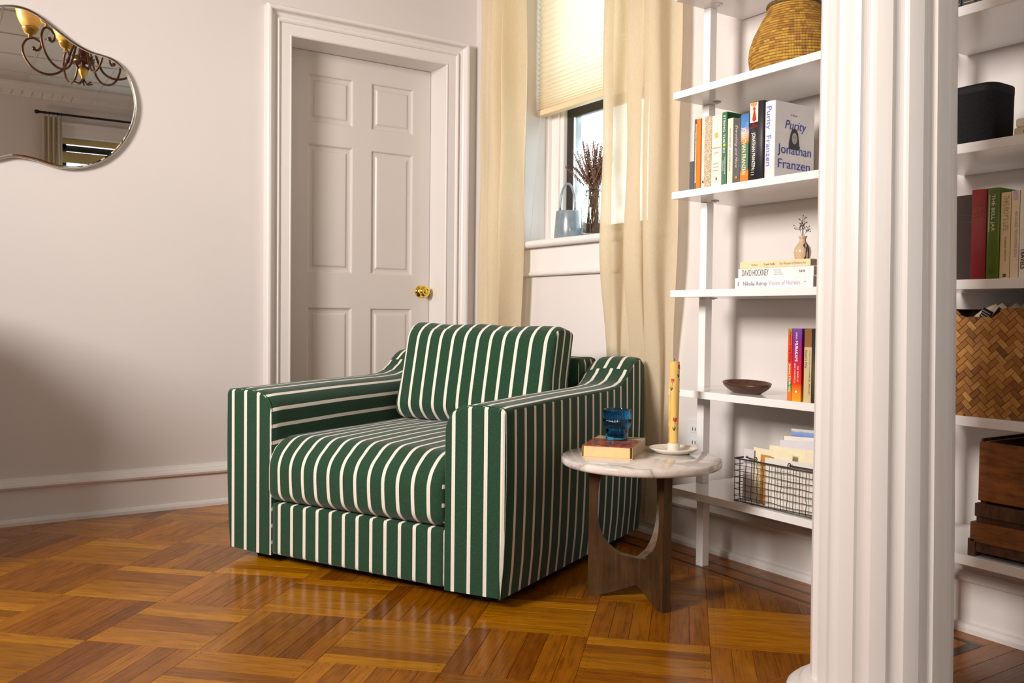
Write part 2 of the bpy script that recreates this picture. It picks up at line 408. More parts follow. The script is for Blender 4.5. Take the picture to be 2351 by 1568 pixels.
def rounded_box(L, W, H, r, nx=14, ny=14, nz=8, crown=None):
    """box centred at origin with rounded edges r=(rx,ry,rz); returns MB grid faces with dominant-axis ids"""
    mb = MB(); dims = (L/2, W/2, H/2); ns = (nx, ny, nz)
    def samp(n, h, rr):
        e = [-1+0.5*(1-math.cos(math.pi/2*i/4)) for i in range(5)]
        return None
    for ax in range(3):
        for sg in (-1, 1):
            a, b = [(1, 2), (0, 2), (0, 1)][ax]
            na, nb = ns[a], ns[b]; P = []
            for i in range(na+1):
                row = []
                for j in range(nb+1):
                    q = [0, 0, 0]; q[ax] = sg
                    # cosine spacing to pack samples near the edges
                    q[a] = -math.cos(math.pi*i/na)*0.35+(-1+2*i/na)*0.65; q[b] = -math.cos(math.pi*j/nb)*0.35+(-1+2*j/nb)*0.65
                    p = [q[k]*dims[k] for k in range(3)]
                    inner = [max(-(dims[k]-r), min(dims[k]-r, p[k])) for k in range(3)]
                    d = Vector([p[k]-inner[k] for k in range(3)])
                    if d.length > 1e-9: d = d.normalized()*r
                    pp = Vector(inner)+d
                    if crown: pp = Vector(crown(pp, dims))
                    row.append(pp)
                P.append(row)
            n0 = len(mb.f); mb.grid(P, 0, True)
    return mb
def stripe_uv(mb, fn):
    for i, f in enumerate(mb.f):
        pts = [Vector(mb.v[k]) for k in f]
        nrm = (pts[1]-pts[0]).cross(pts[2]-pts[0]) if len(pts) > 2 else Vector((0, 0, 1))
        c = sum(pts, Vector())/len(pts)
        mb.uv[i] = [fn(p, nrm, c) for p in pts]

def text(s, right, up, origin, height, mat, parent, width=None, name='lettering', align='LEFT', shear=0.0, weight=0.0, spacing=1.0, extrude=0.00015):
    """flat print; origin = left end of the baseline"""
    cu = bpy.data.curves.new('t', 'FONT'); cu.body = s; cu.size = 1.0; cu.shear = shear; cu.offset = weight
    cu.space_character = spacing; cu.resolution_u = 3; cu.extrude = 0.0
    ob = bpy.data.objects.new('t', cu); COL.objects.link(ob)
    dg = bpy.context.evaluated_depsgraph_get(); me = bpy.data.meshes.new_from_object(ob.evaluated_get(dg))
    bpy.data.objects.remove(ob)
    me.name = name
    n = len(me.vertices); co = np.zeros(n*3); me.vertices.foreach_get('co', co); co = co.reshape(-1, 3)
    x0, x1 = co[:, 0].min(), co[:, 0].max(); y0, y1 = 0.0, 0.69
    sy = height/0.69; sx = sy if width is None else width/(x1-x0)
    rt = np.array(Vector(right).normalized()); u = np.array(Vector(up).normalized()); nn = np.cross(rt, u)
    res = np.array(origin)+np.outer((co[:, 0]-x0)*sx, rt)+np.outer(co[:, 1]*sy, u)+nn*0.0004
    me.vertices.foreach_set('co', res.ravel()); me.materials.clear(); me.materials.append(mat); me.update()
    return link(name, me, parent)
def flat(poly, mat, parent, name='emblem', normal_off=(0, 0, 0), thick=None):
    mb = MB(); p = [Vector(q)+Vector(normal_off) for q in poly]; mb.add(p, [tuple(range(len(p)))]); return build(name, mb, mat, parent)

# ------------------------------------------------------------------ room shell
XW, YD, ZC, YB, XL = 2.305, 3.860, 2.95, -2.0, -3.2
WY0, WY1, WZ0, WZ1 = 2.56, 3.395, 1.12, 2.62           # window opening in the right wall
DX0, DX1, DZ = 1.353, 2.125, 2.030                     # door opening
def wall_with_hole(name, fix, lo, hi, top, hole, thick, axis, mat, outward):
    """axis 0: plane X=fix spanning Y lo..hi, axis 1: plane Y=fix spanning X"""
    h0, h1, z0, z1 = hole; b = MB()
    def bx(a0, a1, c0, c1):
        f0, f1 = fix, fix+thick*outward
        if a1-a0 < 1e-6 or c1-c0 < 1e-6: return
        if axis == 0: b.box(f0, f1, a0, a1, c0, c1)
        else: b.box(a0, a1, f0, f1, c0, c1)
    bx(lo, h0, 0, top); bx(h1, hi, 0, top); bx(h0, h1, 0, z0); bx(h0, h1, z1, top)
    return struct(build(name, b, mat))
wall_with_hole('wall_left', YD, XL, XW+0.3, ZC, (DX0-0.02, DX1+0.02, 0.0, DZ+0.02), 0.22, 1, M['wall'], 1)
wall_with_hole('wall_right', XW, YB, YD, ZC, (WY0-0.02, WY1+0.02, WZ0, WZ1+0.02), 0.30, 0, M['wall'], 1)
wall_with_hole('wall_back', YB, XL, XW+0.3, ZC, (1.12, 2.10, 0.75, 2.50), 0.22, 1, M['wall'], -1)
struct(boxo('wall_side', (XL-0.1, XL, YB-0.2, YD+0.2, 0, ZC), M['wall']))
ceil = struct(boxo('ceiling', (XL-0.1, XW+0.3, YB-0.2, YD+0.2, ZC, ZC+0.1), M['ceiling']))
# tin ceiling: raised seams and panels
sm = MB(); sm.box(-0.006, 0.006, YB+0.14, YD-0.02, -0.008, 0.0)
seam_me = sm.mesh('seam', [M['ceiling']])
for i in range(17):
    o = link('seam', seam_me, ceil); o.location = (XL+0.15+i*0.32, 0, ZC)
sm = MB(); sm.box(XL+0.02, XW-0.02, -0.006, 0.006, -0.008, 0.0); seam2 = sm.mesh('seam', [M['ceiling']])
for i in range(9):
    o = link('seam', seam2, ceil); o.location = (0, YB+0.5+i*0.61, ZC)

# floor slab under the planks
floor = struct(boxo('floor', (XL-0.1, XW+0.3, YB-0.2, YD+0.2, -0.08, -0.0125), M['joint']))

# ------------------------------------------------------------------ parquet
def clip(poly, nx, ny, d):      # keep nx*x+ny*y <= d
    out = []
    for i in range(len(poly)):
        a, b = poly[i], poly[(i+1) % len(poly)]
        fa = nx*a[0]+ny*a[1]-d; fb = nx*b[0]+ny*b[1]-d
        if fa <= 0: out.append(a)
        if (fa < 0 < fb) or (fb < 0 < fa):
            t_ = fa/(fa-fb); out.append((a[0]+(b[0]-a[0])*t_, a[1]+(b[1]-a[1])*t_))
    return out
def area2(p): return abs(sum(p[i][0]*p[(i+1) % len(p)][1]-p[(i+1) % len(p)][0]*p[i][1] for i in range(len(p))))/2
def plank_geo(mb, poly, uvf, ztop=0.0, ch=0.0006, depth=0.012):
    """chamfered slab from a polygon"""
    n = len(poly); cx = sum(p[0] for p in poly)/n; cy = sum(p[1] for p in poly)/n
    # orientation ccw
    if sum(poly[i][0]*poly[(i+1) % n][1]-poly[(i+1) % n][0]*poly[i][1] for i in range(n)) < 0: poly = poly[::-1]
    ins = []
    for i in range(n):
        p0, p, p1 = Vector(poly[i-1]), Vector(poly[i]), Vector(poly[(i+1) % n])
        d0 = (p-p0).normalized(); d1 = (p1-p).normalized(); n0 = Vector((-d0.y, d0.x)); n1 = Vector((-d1.y, d1.x))
        b = (n0+n1); b = b/max(0.3, b.length_squared)*2 if b.length > 1e-6 else n0
        ins.append((p.x+b.x*ch, p.y+b.y*ch))
    vs = [(x, y, ztop-depth) for x, y in poly]+[(x, y, ztop-ch) for x, y in poly]+[(x, y, ztop) for x, y in ins]
    fs = []
    for i in range(n):
        j = (i+1) % n
        fs += [(i, j, n+j, n+i), (n+i, n+j, 2*n+j, 2*n+i)]
    fs.append(tuple(range(2*n, 3*n)))
    us = [[uvf(vs[k]) for k in f] for f in fs]
    mb.add(vs, fs, us)
S = 0.30406; ANG = R(-45.0+0.6); OX, OY = 0.542, 2.629
ca, sa = math.cos(ANG), math.sin(ANG); AX = (ca, sa); BX = (-sa, ca)
NS = 6; WD = S/NS; GAP = 0.00035
XB = 2.085; YT = 1.345
def inview(x, y):
    v = Vector((x, y, -HC)); z = v.dot(Vector(CF))
    if z < 0.1: return None
    return 2351/2+F_PX*v.dot(Vector(CR))/z, 784-F_PX*v.dot(Vector(CU))/z, z
O_CH = Vector((1.317, 2.050)); AZ = R(26.5)
E2 = Vector((math.cos(AZ), math.sin(AZ))); E1 = Vector((-math.sin(AZ), math.cos(AZ)))
planks = []
for i in range(-30, 30):
    for j in range(-30, 30):
        bx, by = OX+S*(i*AX[0]+j*BX[0]), OY+S*(i*AX[1]+j*BX[1])
        along_a = ((i+j) % 2 == 1)
        for k in range(NS):
            if along_a: lc = (S/2, (k+0.5)*WD)
            else: lc = ((k+0.5)*WD, S/2)
            cx, cy = bx+lc[0]*AX[0]+lc[1]*BX[0], by+lc[0]*AX[1]+lc[1]*BX[1]
            if not (XL-0.2 < cx < XB+0.2 and YT-0.2 < cy < YD+0.2): continue
            ang = ANG if along_a else ANG+math.pi/2
            c_, s_ = math.cos(ang), math.sin(ang); hl, hw = S/2-GAP, WD/2-GAP
            poly = [(cx+x*c_-y*s_, cy+x*s_+y*c_) for x, y in ((-hl, -hw), (hl, -hw), (hl, hw), (-hl, hw))]
            p2 = poly
            for (nx, ny, d) in ((1, 0, XB), (0, -1, -YT), (0, 1, YD-0.012), (-1, 0, -XL)): p2 = clip(p2, nx, ny, d)
            if len(p2) < 3 or area2(p2) < 2e-5: continue
            clipped = area2(p2) < area2(poly)*0.999
            planks.append([cx, cy, ang, p2, clipped, along_a, i, j, k])
def pcol(along_a, i, j, k, r):
    b = r.random()
    base = Vector((0.42, 0.158, 0.003)) if along_a else Vector((0.31, 0.102, 0.003))  # lighter by direction: the wood's view-dependent sheen put into the colour
    kk = 0.80+0.36*b
    blk = random.Random(i*131+j*17).uniform(0.86, 1.12)
    c = base*kk*blk
    if b < 0.14: c = Vector((c.x*0.84, c.y*0.74, c.z*0.8))
    if b > 0.86: c = Vector((c.x*1.12, c.y*1.22, c.z*1.3))
    return (c.x, c.y, c.z, 1.0)
def seen(cx, cy):
    q = inview(cx, cy)
    if not q: return 0
    if not (-60 < q[0] < 2400 and 600 < q[1] < 1640): return 0
    d = Vector((cx, cy))-O_CH; u, v = d.dot(E1), d.dot(E2)
    if 0.06 < u < 1.0 and 0.08 < v < 1.0: return 0
    if v > 0.9 and -0.05 < u: return 0 if cx > 1.1 else 1.0/q[2]**2
    return 1.0/q[2]**2/q[2]
for p in planks: p.append(seen(p[0], p[1])*area2(p[3]))
planks.sort(key=lambda p: -p[-1])
mb = MB(); hl, hw = S/2-GAP, WD/2-GAP
plank_geo(mb, [(-hl, -hw), (hl, -hw), (hl, hw), (-hl, hw)], lambda v: (v[0], v[1])); plank_me = mb.mesh('plank', [M['oak_obj']])
rest = MB(); restcol = []
prng = random.Random(11)
for n_, p in enumerate(planks):
    cx, cy, ang, poly, clipped, al, i, j, k, sc = p
    col = pcol(al, i, j, k, prng); c_, s_ = math.cos(ang), math.sin(ang)
    dz = prng.uniform(-0.00012, 0.00012)
    if n_ < 245 and sc > 0:
        if clipped:
            mb = MB(); plank_geo(mb, poly, lambda v: ((v[0]-cx)*c_+(v[1]-cy)*s_, -(v[0]-cx)*s_+(v[1]-cy)*c_))
            o = link('plank', mb.mesh('plank', [M['oak_obj']]), floor)
        else:
            o = link('plank', plank_me, floor); o.location = (cx, cy, dz); o.rotation_euler = (prng.uniform(-.0006, .0006), prng.uniform(-.0003, .0003), ang)
        o.color = col
    else:
        n0 = len(rest.f)
        plank_geo(rest, poly, lambda v: ((v[0]-cx)*c_+(v[1]-cy)*s_, -(v[0]-cx)*s_+(v[1]-cy)*c_))
        restcol += [col]*(len(rest.f)-n0)
# long border strips along the right wall and the threshold band between the rooms
def strip(x0, x1, y0, y1, col, along, single):
    cx, cy = (x0+x1)/2, (y0+y1)/2
    uvf = (lambda v: (v[1]-cy, v[0]-cx)) if along == 'y' else (lambda v: (v[0]-cx, v[1]-cy))
    g_ = GAP
    poly = [(x0+g_, y0+g_), (x1-g_, y0+g_), (x1-g_, y1-g_), (x0+g_, y1-g_)]
    if single:
        mb = MB(); plank_geo(mb, poly, uvf); o = link('plank', mb.mesh('plank', [M['oak_obj']]), floor); o.color = col
    else:
        n0 = len(rest.f); plank_geo(rest, poly, uvf); restcol.extend([col]*(len(rest.f)-n0))
oakc = lambda f: (0.28*f, 0.085*f, 0.004*f, 1); dk = (0.022, 0.010, 0.006, 1)
for (x0, x1, dark) in ((XB, 2.115, 0), (2.115, 2.129, 1), (2.129, 2.187, 0), (2.187, 2.201, 1), (2.201, 2.25, 0), (2.25, 2.31, 0)):
    y = YT
    while y < YD-0.02:
        y1 = min(YD-0.01, y+(1.1 if dark else prng.uniform(0.55, 0.95)))
        if YD-0.02-y1 < 0.15: y1 = YD-0.01
        strip(x0, x1, y, y1, dk if dark else oakc(prng.uniform(0.8, 1.15)), 'y', True); y = y1
bands = [(1.235, YT, 0), (1.205, 1.235, 1), (1.148, 1.205, 0)]
yy = 1.148
while yy > YB: bands.append((yy-0.057, yy, 0)); yy -= 0.057
for bi, (y0, y1, dark) in enumerate(bands):
    x = XL
    while x < XW:
        x1 = min(XW+0.02, x+prng.uniform(0.9, 1.6))
        if bi < 5 and x < 1.5 < x1: x1 = 2.20 if bi < 2 else 2.31
        if XW-x1 < 0.2: x1 = XW+0.02
        vis = bi < 9 and x1 > 1.0
        if bi < 2 and x1 > 2.2:
            strip(x, 2.205, y0, y1, dk if dark else oakc(prng.uniform(0.8, 1.2)), 'x', vis); x = x1; continue
        strip(x, x1, y0, y1, dk if dark else oakc(prng.uniform(0.7, 1.25)), 'x', vis); x = x1
strip(2.205, 2.225, 1.205, YT, dk, 'y', True); strip(2.225, 2.31, 1.205, YT, oakc(1.2), 'y', True)
me = rest.mesh('plank_field', [M['oak_col']])
ca_ = me.color_attributes.new('Col', 'FLOAT_COLOR', 'CORNER'); buf = []
for f, c in zip(rest.f, restcol): buf += list(c)*len(f)
ca_.data.foreach_set('color', buf)
o = link('plank_field', me, floor); o['kind'] = 'stuff'

# ------------------------------------------------------------------ baseboards
def profile_run(name, prof, axis, fix, outward, a0, a1, mat, parent=None):
    """prof: list of (protrusion, z); axis 1 -> runs along X on plane Y=fix, protruding to -Y"""
    b = MB()
    pts = [(fix+outward*p, z) for p, z in prof]
    if axis == 1: b.prism([(p, z) for p, z in pts], 0, a0, a1)
    else: b.prism([(p, z) for p, z in pts], 1, a0, a1)
    return build(name, b, mat, parent)
BBL = [(0, 0), (0.028, 0), (0.028, 0.012), (0.024, 0.021), (0.016, 0.025), (0.016, 0.134), (0.030, 0.139), (0.034, 0.147), (0.031, 0.156),
       (0.022, 0.160), (0.020, 0.166), (0.013, 0.170), (0.010, 0.177), (0, 0.178)]
struct(profile_run('baseboard_left', BBL, 1, YD, -1, XL, DX0-0.118, M['trim']))
struct(profile_run('baseboard_left', BBL, 1, YD, -1, DX1+0.118, XW, M['trim']))
BBR = [(0, 0), (0.030, 0), (0.030, 0.012), (0.025, 0.022), (0.014, 0.026), (0.014, 0.130), (0.026, 0.134), (0.028, 0.143), (0.018, 0.150), (0.012, 0.156), (0, 0.158)]
struct(profile_run('baseboard_right', BBR, 0, XW, -1, YB, YD-0.03, M['trim']))
struct(profile_run('baseboard_back', BBL, 1, YB, 1, XL, XW, M['trim']))

# ------------------------------------------------------------------ door with casing
CAS = [(0, 0), (0, 0.016), (0.003, 0.020), (0.007, 0.021), (0.009, 0.018), (0.052, 0.018), (0.055, 0.024), (0.061, 0.028), (0.066, 0.026), (0.067, 0.019), (0.074, 0.017),
       (0.080, 0.021), (0.088, 0.024), (0.092, 0.028), (0.095, 0.040), (0.098, 0.047), (0.104, 0.050), (0.112, 0.049), (0.118, 0.043), (0.118, 0)]
door = bpy.data.objects.new('door_1', None); COL.objects.link(door); struct(door, 'white six-panel door with a brass knob beside the armchair')
def casing(parent):
    prof = CAS; b = MB()
    def pt(corner, u, h):
        x, z, sx, sz = corner; return (x+sx*u, YD-h, z+sz*u)
    corners = [(DX0, 0.0, -1, 0), (DX0, DZ, -1, 1), (DX1, DZ, 1, 1), (DX1, 0.0, 1, 0)]
    P = [[pt(c, u, h) for u, h in prof] for c in corners]
    b.grid(P, 0, False)
    return build('casing', b, M['trim'], parent)
casing(door)
b = MB(); yd = 4.0
b.box(DX0-0.02, DX0, YD-0.001, yd+0.04, 0, DZ+0.02); b.box(DX1, DX1+0.02, YD-0.001, yd+0.04, 0, DZ+0.02); b.box(DX0, DX1, YD-0.001, yd+0.04, DZ, DZ+0.02)
build('jamb', b, M['trim'], door, 0.0015)
xs = [DX0+0.002, 1.485, 1.708, 1.803, 2.027, DX1-0.002]; zs = [0.01, 0.245, 0.846, 1.010, 1.606, 1.704, 1.928, DZ-0.002]
b = MB(); holes = {(1, 1), (3, 1), (1, 3), (3, 3), (1, 5), (3, 5)}
for i in range(5):
    for j in range(7):
        if (i, j) in holes: continue
        b.add([(xs[i], yd, zs[j]), (xs[i+1], yd, zs[j]), (xs[i+1], yd, zs[j+1]), (xs[i], yd, zs[j+1])], [(0, 1, 2, 3)])
b.box(xs[0], xs[-1], yd+0.02, yd+0.04, zs[0], zs[-1])
leaf = build('leaf', b, M['door'], door)
for (i, j) in sorted(holes):
    x0, x1, z0, z1 = xs[i], xs[i+1], zs[j], zs[j+1]; b = MB(); prev = None; rows = []
    for ins, dep in ((0, 0), (0.004, 0.002), (0.008, 0.009), (0.016, 0.011), (0.026, 0.0105), (0.032, 0.006), (0.036, 0.0045)):
        rows.append([(x0+ins, yd+dep, z0+ins), (x1-ins, yd+dep, z0+ins), (x1-ins, yd+dep, z1-ins), (x0+ins, yd+dep, z1-ins), (x0+ins, yd+dep, z0+ins)])
    b.grid(rows, 0, False); l = rows[-1]; b.add(l[:4], [(0, 1, 2, 3)])
    build('panel', b, M['door'], leaf)
kn = MB()
kn.lathe([(0.001, 0), (0.031, 0.0), (0.031, 0.004), (0.026, 0.009), (0.014, 0.012), (0.012, 0.022), (0.016, 0.028), (0.025, 0.034), (0.0285, 0.043), (0.027, 0.052), (0.021, 0.058), (0.0145, 0.059),
          (0.012, 0.0565), (0.011, 0.0565), (0.0095, 0.0595), (0.005, 0.0605), (0.001, 0.0605)], 36)
ko = build('door_knob', kn, M['brass'], door); ko.matrix_local = Matrix.Translation((2.075, yd, 0.932)) @ Matrix.Rotation(R(90), 4, 'X')
lab(ko, 'polished brass knob')

# ------------------------------------------------------------------ window in the right wall
win = bpy.data.objects.new('window_1', None); COL.objects.link(win); struct(win, 'black-sashed window behind the linen curtains')
b = MB()
b.box(XW-0.016, 2.52, WY1, WY1+0.02, WZ0, WZ1+0.02); b.box(XW-0.016, 2.52, WY0-0.02, WY0, WZ0, WZ1+0.02); b.box(XW-0.016, 2.52, WY0-0.01, WY1+0.01, WZ1, WZ1+0.02)
# stepped inner stops
for y0, s_ in ((WY1, -1), (WY0, 1)):
    b.box(2.425, 2.50, y0, y0+s_*0.070, WZ0, WZ1); b.box(2.405, 2.43, y0, y0+s_*0.020, WZ0, WZ1); b.box(2.435, 2.50, y0+s_*0.070, y0+s_*0.095, WZ0, WZ1)
build('window_frame', b, M['trim'], win, 0.002)
b = MB()     # casing on the wall either side
for y0, s_ in ((WY1, 1), (WY0, -1)):
    b.box(XW-0.018, XW, y0+s_*0.0015, y0+s_*0.085, WZ0, WZ1+0.1); b.box(XW-0.03, XW, y0+s_*0.085, y0+s_*0.105, WZ0, WZ1+0.1)
b.box(XW-0.018, XW, WY0-0.105, WY1+0.105, WZ1, WZ1+0.11)
build('casing', b, M['trim'], win, 0.003)
b = MB()
st_ = [(2.50, 1.121), (2.255, 1.121), (2.250, 1.125), (2.246, 1.132), (2.246, 1.140), (2.250, 1.147), (2.256, 1.151), (2.50, 1.153)]
b.prism(st_, 1, WY0-0.15, WY1+0.14); build('sill', b, M['trim'], win)
b = MB()
ap = [(XW, 0.995), (XW-0.018, 0.995), (XW-0.026, 1.000), (XW-0.028, 1.007), (XW-0.022, 1.013), (XW-0.018, 1.017), (XW-0.018, 1.121), (XW, 1.121)]
b.prism(ap, 1, WY0-0.12, WY1+0.11); build('apron', b, M['trim'], win)
def sash(name, x, z0, z1, y0, y1, st=0.045):
    b = MB(); d = 0.03
    b.box(x, x+d, y1-st, y1, z0, z1); b.box(x, x+d, y0, y0+st, z0, z1); b.box(x, x+d, y0+st, y1-st, z0, z0+0.06); b.box(x, x+d, y0+st, y1-st, z1-0.055, z1)
    o = build(name, b, M['black_frame'], win, 0.003)
    b = MB(); g_ = 0.006
    b.box(x+0.004, x+0.012, y1-st-g_, y1-st, z0+0.06, z1-0.055); b.box(x+0.004, x+0.012, y0+st, y0+st+g_, z0+0.06, z1-0.055)
    lab(build('glazing_bead', b, M['white_plastic'], o), 'pale glazing bead')
    lab(boxo('pane', (x+0.014, x+0.017, y0+st, y1-st, z0+0.06, z1-0.055), M['window_glass'], o), 'hazy old glass pane')
    return o
sash('lower_sash', 2.455, 1.153, 1.772, 2.655, 3.300)
sash('upper_sash', 2.490, 1.80, 2.615, 2.655, 3.300)
b = MB(); b.box(2.46, 2.52, 3.275, 3.32, 1.153, 2.62); b.box(2.46, 2.52, 2.63, 2.665, 1.153, 2.62)
build('track', b, M['black_frame'], win, 0.002)
struct(boxo('ground', (2.7, 9.0, -6, 12, -1.2, -1.0), colm(120, 125, 110, 0.9))).name = 'ground'

# pleated blind
bl = thing('pleated_blind', 'cream pleated cellular blind half lowered, glowing in the window', 'blind', (2.36, 0, 0))
P = []; z = 2.60; k = 0; zl = []
while z > 1.758:
    zl.append(z); pitch = 0.0125 if z > 1.95 else (0.0125-0.0075*(1.95-z)/0.19); z -= pitch
zl.append(1.752)
y0, y1 = 2.62, 3.385
front = [(-(0.012 if i % 2 else 0.0), zz) for i, zz in enumerate(zl)]
b = MB(); b.grid([[(p, y0, zz), (p, y1, zz)] for p, zz in front], 0, False)
build('pleat_sheet', b, M['blind'], bl)
b = MB(); b.box(-0.014, 0.024, y0, y1, 1.728, 1.752); build('bottom_rail', b, colm(233, 205, 165), bl, 0.003)
b = MB(); b.box(-0.018, 0.03, y0, y1, 2.58, 2.62); build('head_rail', b, colm(225, 210, 185), bl, 0.003)
b = MB(); b.tube([(-0.016, 3.352, 2.58), (-0.014, 3.352, 1.74), (-0.055, 3.375, 1.12), (-0.06, 3.385, 1.03)], 0.0008, 6)
lab(build('pull_cord', b, M['white_plastic'], bl), 'thin pull cord hanging past the sill')

# curtains
def curtain(name, label, prof_top, prof_bot, z1, z0, mat, x=2.2, hem=True, group=None):
    """profiles: list of (y, dx) fold control points, blended from top to bottom"""
    def dense(pr, n):
        ys = np.array([p[0] for p in pr]); dx = np.array([p[1] for p in pr]); s = np.linspace(0, 1, len(pr)); q = np.linspace(0, 1, n)
        def cr(a):
            out = []
            for t_ in q:
                k = min(len(a)-2, int(t_*(len(a)-1))); f = t_*(len(a)-1)-k
                p0 = a[max(k-1, 0)]; p1 = a[k]; p2 = a[k+1]; p3 = a[min(k+2, len(a)-1)]
                out.append(0.5*((2*p1)+(-p0+p2)*f+(2*p0-5*p1+4*p2-p3)*f*f+(-p0+3*p1-3*p2+p3)*f**3))
            return np.array(out)
        return cr(ys), cr(dx)
    n = 110; yt, dt = dense(prof_top, n); yb, db = dense(prof_bot, n); P = []; m_ = 40
    for j in range(m_+1):
        f = j/m_; z = z1+(z0-z1)*f; e = max(0.0, min(1.0, (1.10-z)/0.60)); e = e*e*(3-2*e)
        P.append([(x+dt[i]*(1-e)+db[i]*e+0.0035*math.sin(9*z+i*0.15), yt[i]*(1-e)+yb[i]*e+0.004*math.sin(5*z+i*0.31), z) for i in range(n)])
    root = thing(name, label, 'curtain', (0, 0, 0), 0, group)
    b = MB(); b.grid(P, 0, True); build('panel', b, mat, root)
    if hem:
        Q = [[(p[0]-0.0015, p[1], z0+0.10*(1-k)) for p in P[-1]] for k in (0, 1)]
        b = MB(); b.grid(Q, 0, True); build('hem', b, mat, root)
    return root
pt = [(3.615, -.005), (3.605, -.03), (3.585, -.035), (3.565, -.01), (3.53, .025), (3.50, .03), (3.50, -.01), (3.48, -.04), (3.44, -.035), (3.415, .01), (3.39, .03), (3.355, .02), (3.36, -.02), (3.345, -.055), (3.335, -.05), (3.335, .0), (3.32, .03), (3.315, .03)]
pb = [(3.645, -.005), (3.635, -.03), (3.605, -.035), (3.57, -.01), (3.55, .025), (3.52, .03), (3.51, -.01), (3.47, -.045), (3.44, -.035), (3.42, .01), (3.40, .03), (3.385, .02), (3.38, -.02), (3.36, -.055), (3.36, -.05), (3.36, .0), (3.355, .03), (3.35, .03)]
sc_ = lambda l: [(y-(0.035 if y > 3.55 else 0.0), d*1.35 if d < 0 else d*1.2) for y, d in l]
curtain('curtain', 'narrow gathered linen curtain in the corner, left of the window', sc_(pt), sc_(pb), 2.66, 0.05, M['curtain'])
pt = [(2.70, .02), (2.695, -.03), (2.66, -.045), (2.635, -.02), (2.64, .03), (2.60, .045), (2.56, .04), (2.55, .0), (2.545, -.04), (2.50, -.045), (2.47, -.03), (2.47, -.005), (2.45, -.04), (2.41, -.05), (2.385, -.03), (2.39, .02), (2.365, .04), (2.35, .035)]
pb = [(y+0.055, 0.068+d*0.36) for y, d in pt]; pt = [(y-0.012, d*1.15 if d < 0 else d) for y, d in pt]
curtain('curtain', 'wider sheer linen curtain right of the window, falling behind the armchair', pt, pb, 2.66, 0.05, M['curtain'])
rod = thing('curtain_rod', 'black curtain rod above the corner window', 'rod', (2.2, 0, 0))
b = MB(); b.tube([(0, 2.2, 2.68), (0, 3.78, 2.68)], 0.010, 12); build('pole', b, M['iron'], rod)
for y in (2.2, 3.78):
    b = MB(); b.lathe([(0.001, -.02), (0.016, -.014), (0.02, 0), (0.016, .014), (0.001, .02)], 16, (0, y, 2.68)); build('finial', b, M['iron'], rod)
for y in (2.27, 3.72):
    b = MB(); b.tube([(0, y, 2.68), (0.105, y, 2.68)], 0.006, 8); build('bracket', b, M['iron'], rod)

# ------------------------------------------------------------------ column
A_DIR = math.atan2(1.05, 1.57)
def column():
    r_ = thing('fluted_column', 'tall white fluted column standing in front of the bookshelves', 'column', (1.565, 1.060, 0))
    n = 14; zb, zt = 0.092, 2.75; m_ = 20
    prof = []   # (angle, depth) for one period starting at flute start
    per = 2*math.pi/n; fl = per*0.52
    for k in range(9):
        t_ = k/8; dep = 0.0085*(math.sin(math.pi*min(1, t_))**0.6) if 0 < t_ < 1 else 0.0
        # asymmetric: steep first lip, soft rise
        prof.append((fl*t_, dep))
    for t_ in (0.25, 0.5, 0.75): prof.append((fl+(per-fl)*t_, 0.0))
    # screen-right as seen from the camera corresponds to decreasing azimuth around the column
    a_cam = A_DIR+math.pi; P = []
    for j in range(m_+1):
        z = zb+(zt-zb)*j/m_; rad = 0.1300-0.0085*(max(0, z-0.3)/1.2)
        lean = 0.011*(z-0.8)
        row = []
        for i in range(n):
            for (a, d) in prof:
                az = a_cam+R(4.5)*1.0+(i*per+a)
                row.append(((rad-d)*math.cos(az)-lean*math.cos(A_DIR-math.pi/2)*0.9, (rad-d)*math.sin(az)-lean*math.sin(A_DIR-math.pi/2)*0.9, z))
        row.append(row[0]); P.append(row)
    b = MB(); b.grid(P, 0, False); build('shaft', b, M['column'], r_)
    b = MB()
    b.lathe([(0.125, 0.104), (0.137, 0.101), (0.143, 0.096), (0.143, 0.091), (0.150, 0.088), (0.161, 0.084), (0.168, 0.078), (0.170, 0.071), (0.167, 0.064), (0.161, 0.060), (0.158, 0.055),
             (0.160, 0.048), (0.168, 0.043), (0.186, 0.039), (0.195, 0.033), (0.197, 0.026), (0.193, 0.018), (0.18, 0.013), (0.13, 0.011)], 72)
    build('torus_base', b, M['column'], r_)
    boxo('plinth', (-0.21, 0.21, -0.21, 0.21, 0.0, 0.014), M['column'], r_, 0.003)
    b = MB(); b.lathe([(0.13, 2.72), (0.15, 2.74), (0.17, 2.78), (0.19, 2.80), (0.19, 2.83), (0.15, 2.84)], 48); b.box(-0.2, 0.2, -0.2, 0.2, 2.84, 2.95)
    build('capital', b, M['column'], r_)
    return r_
column()

# ------------------------------------------------------------------ mirror
out = [(0.239, 1.945), (0.282, 1.954), (0.324, 1.952), (0.368, 1.935), (0.412, 1.906), (0.457, 1.874), (0.502, 1.847), (0.548, 1.829), (0.595, 1.821), (0.63, 1.812), (0.662, 1.788), (0.688, 1.751),
       (0.705, 1.704), (0.714, 1.653), (0.712, 1.606), (0.7, 1.556), (0.678, 1.505), (0.645, 1.455), (0.602, 1.413), (0.555, 1.384), (0.501, 1.367), (0.448, 1.363), (0.403, 1.37), (0.359, 1.382), (0.322, 1.388),
       (0.279, 1.389), (0.237, 1.376), (0.19, 1.362), (0.13, 1.355), (0.06, 1.370), (0.0, 1.400), (-0.08, 1.425), (-0.17, 1.425), (-0.26, 1.43), (-0.34, 1.47), (-0.39, 1.54), (-0.40, 1.63), (-0.36, 1.71), (-0.29, 1.76), (-0.2, 1.775), (-0.11, 1.775), (-0.03, 1.79), (0.04, 1.83), (0.10, 1.88), (0.165, 1.92)]
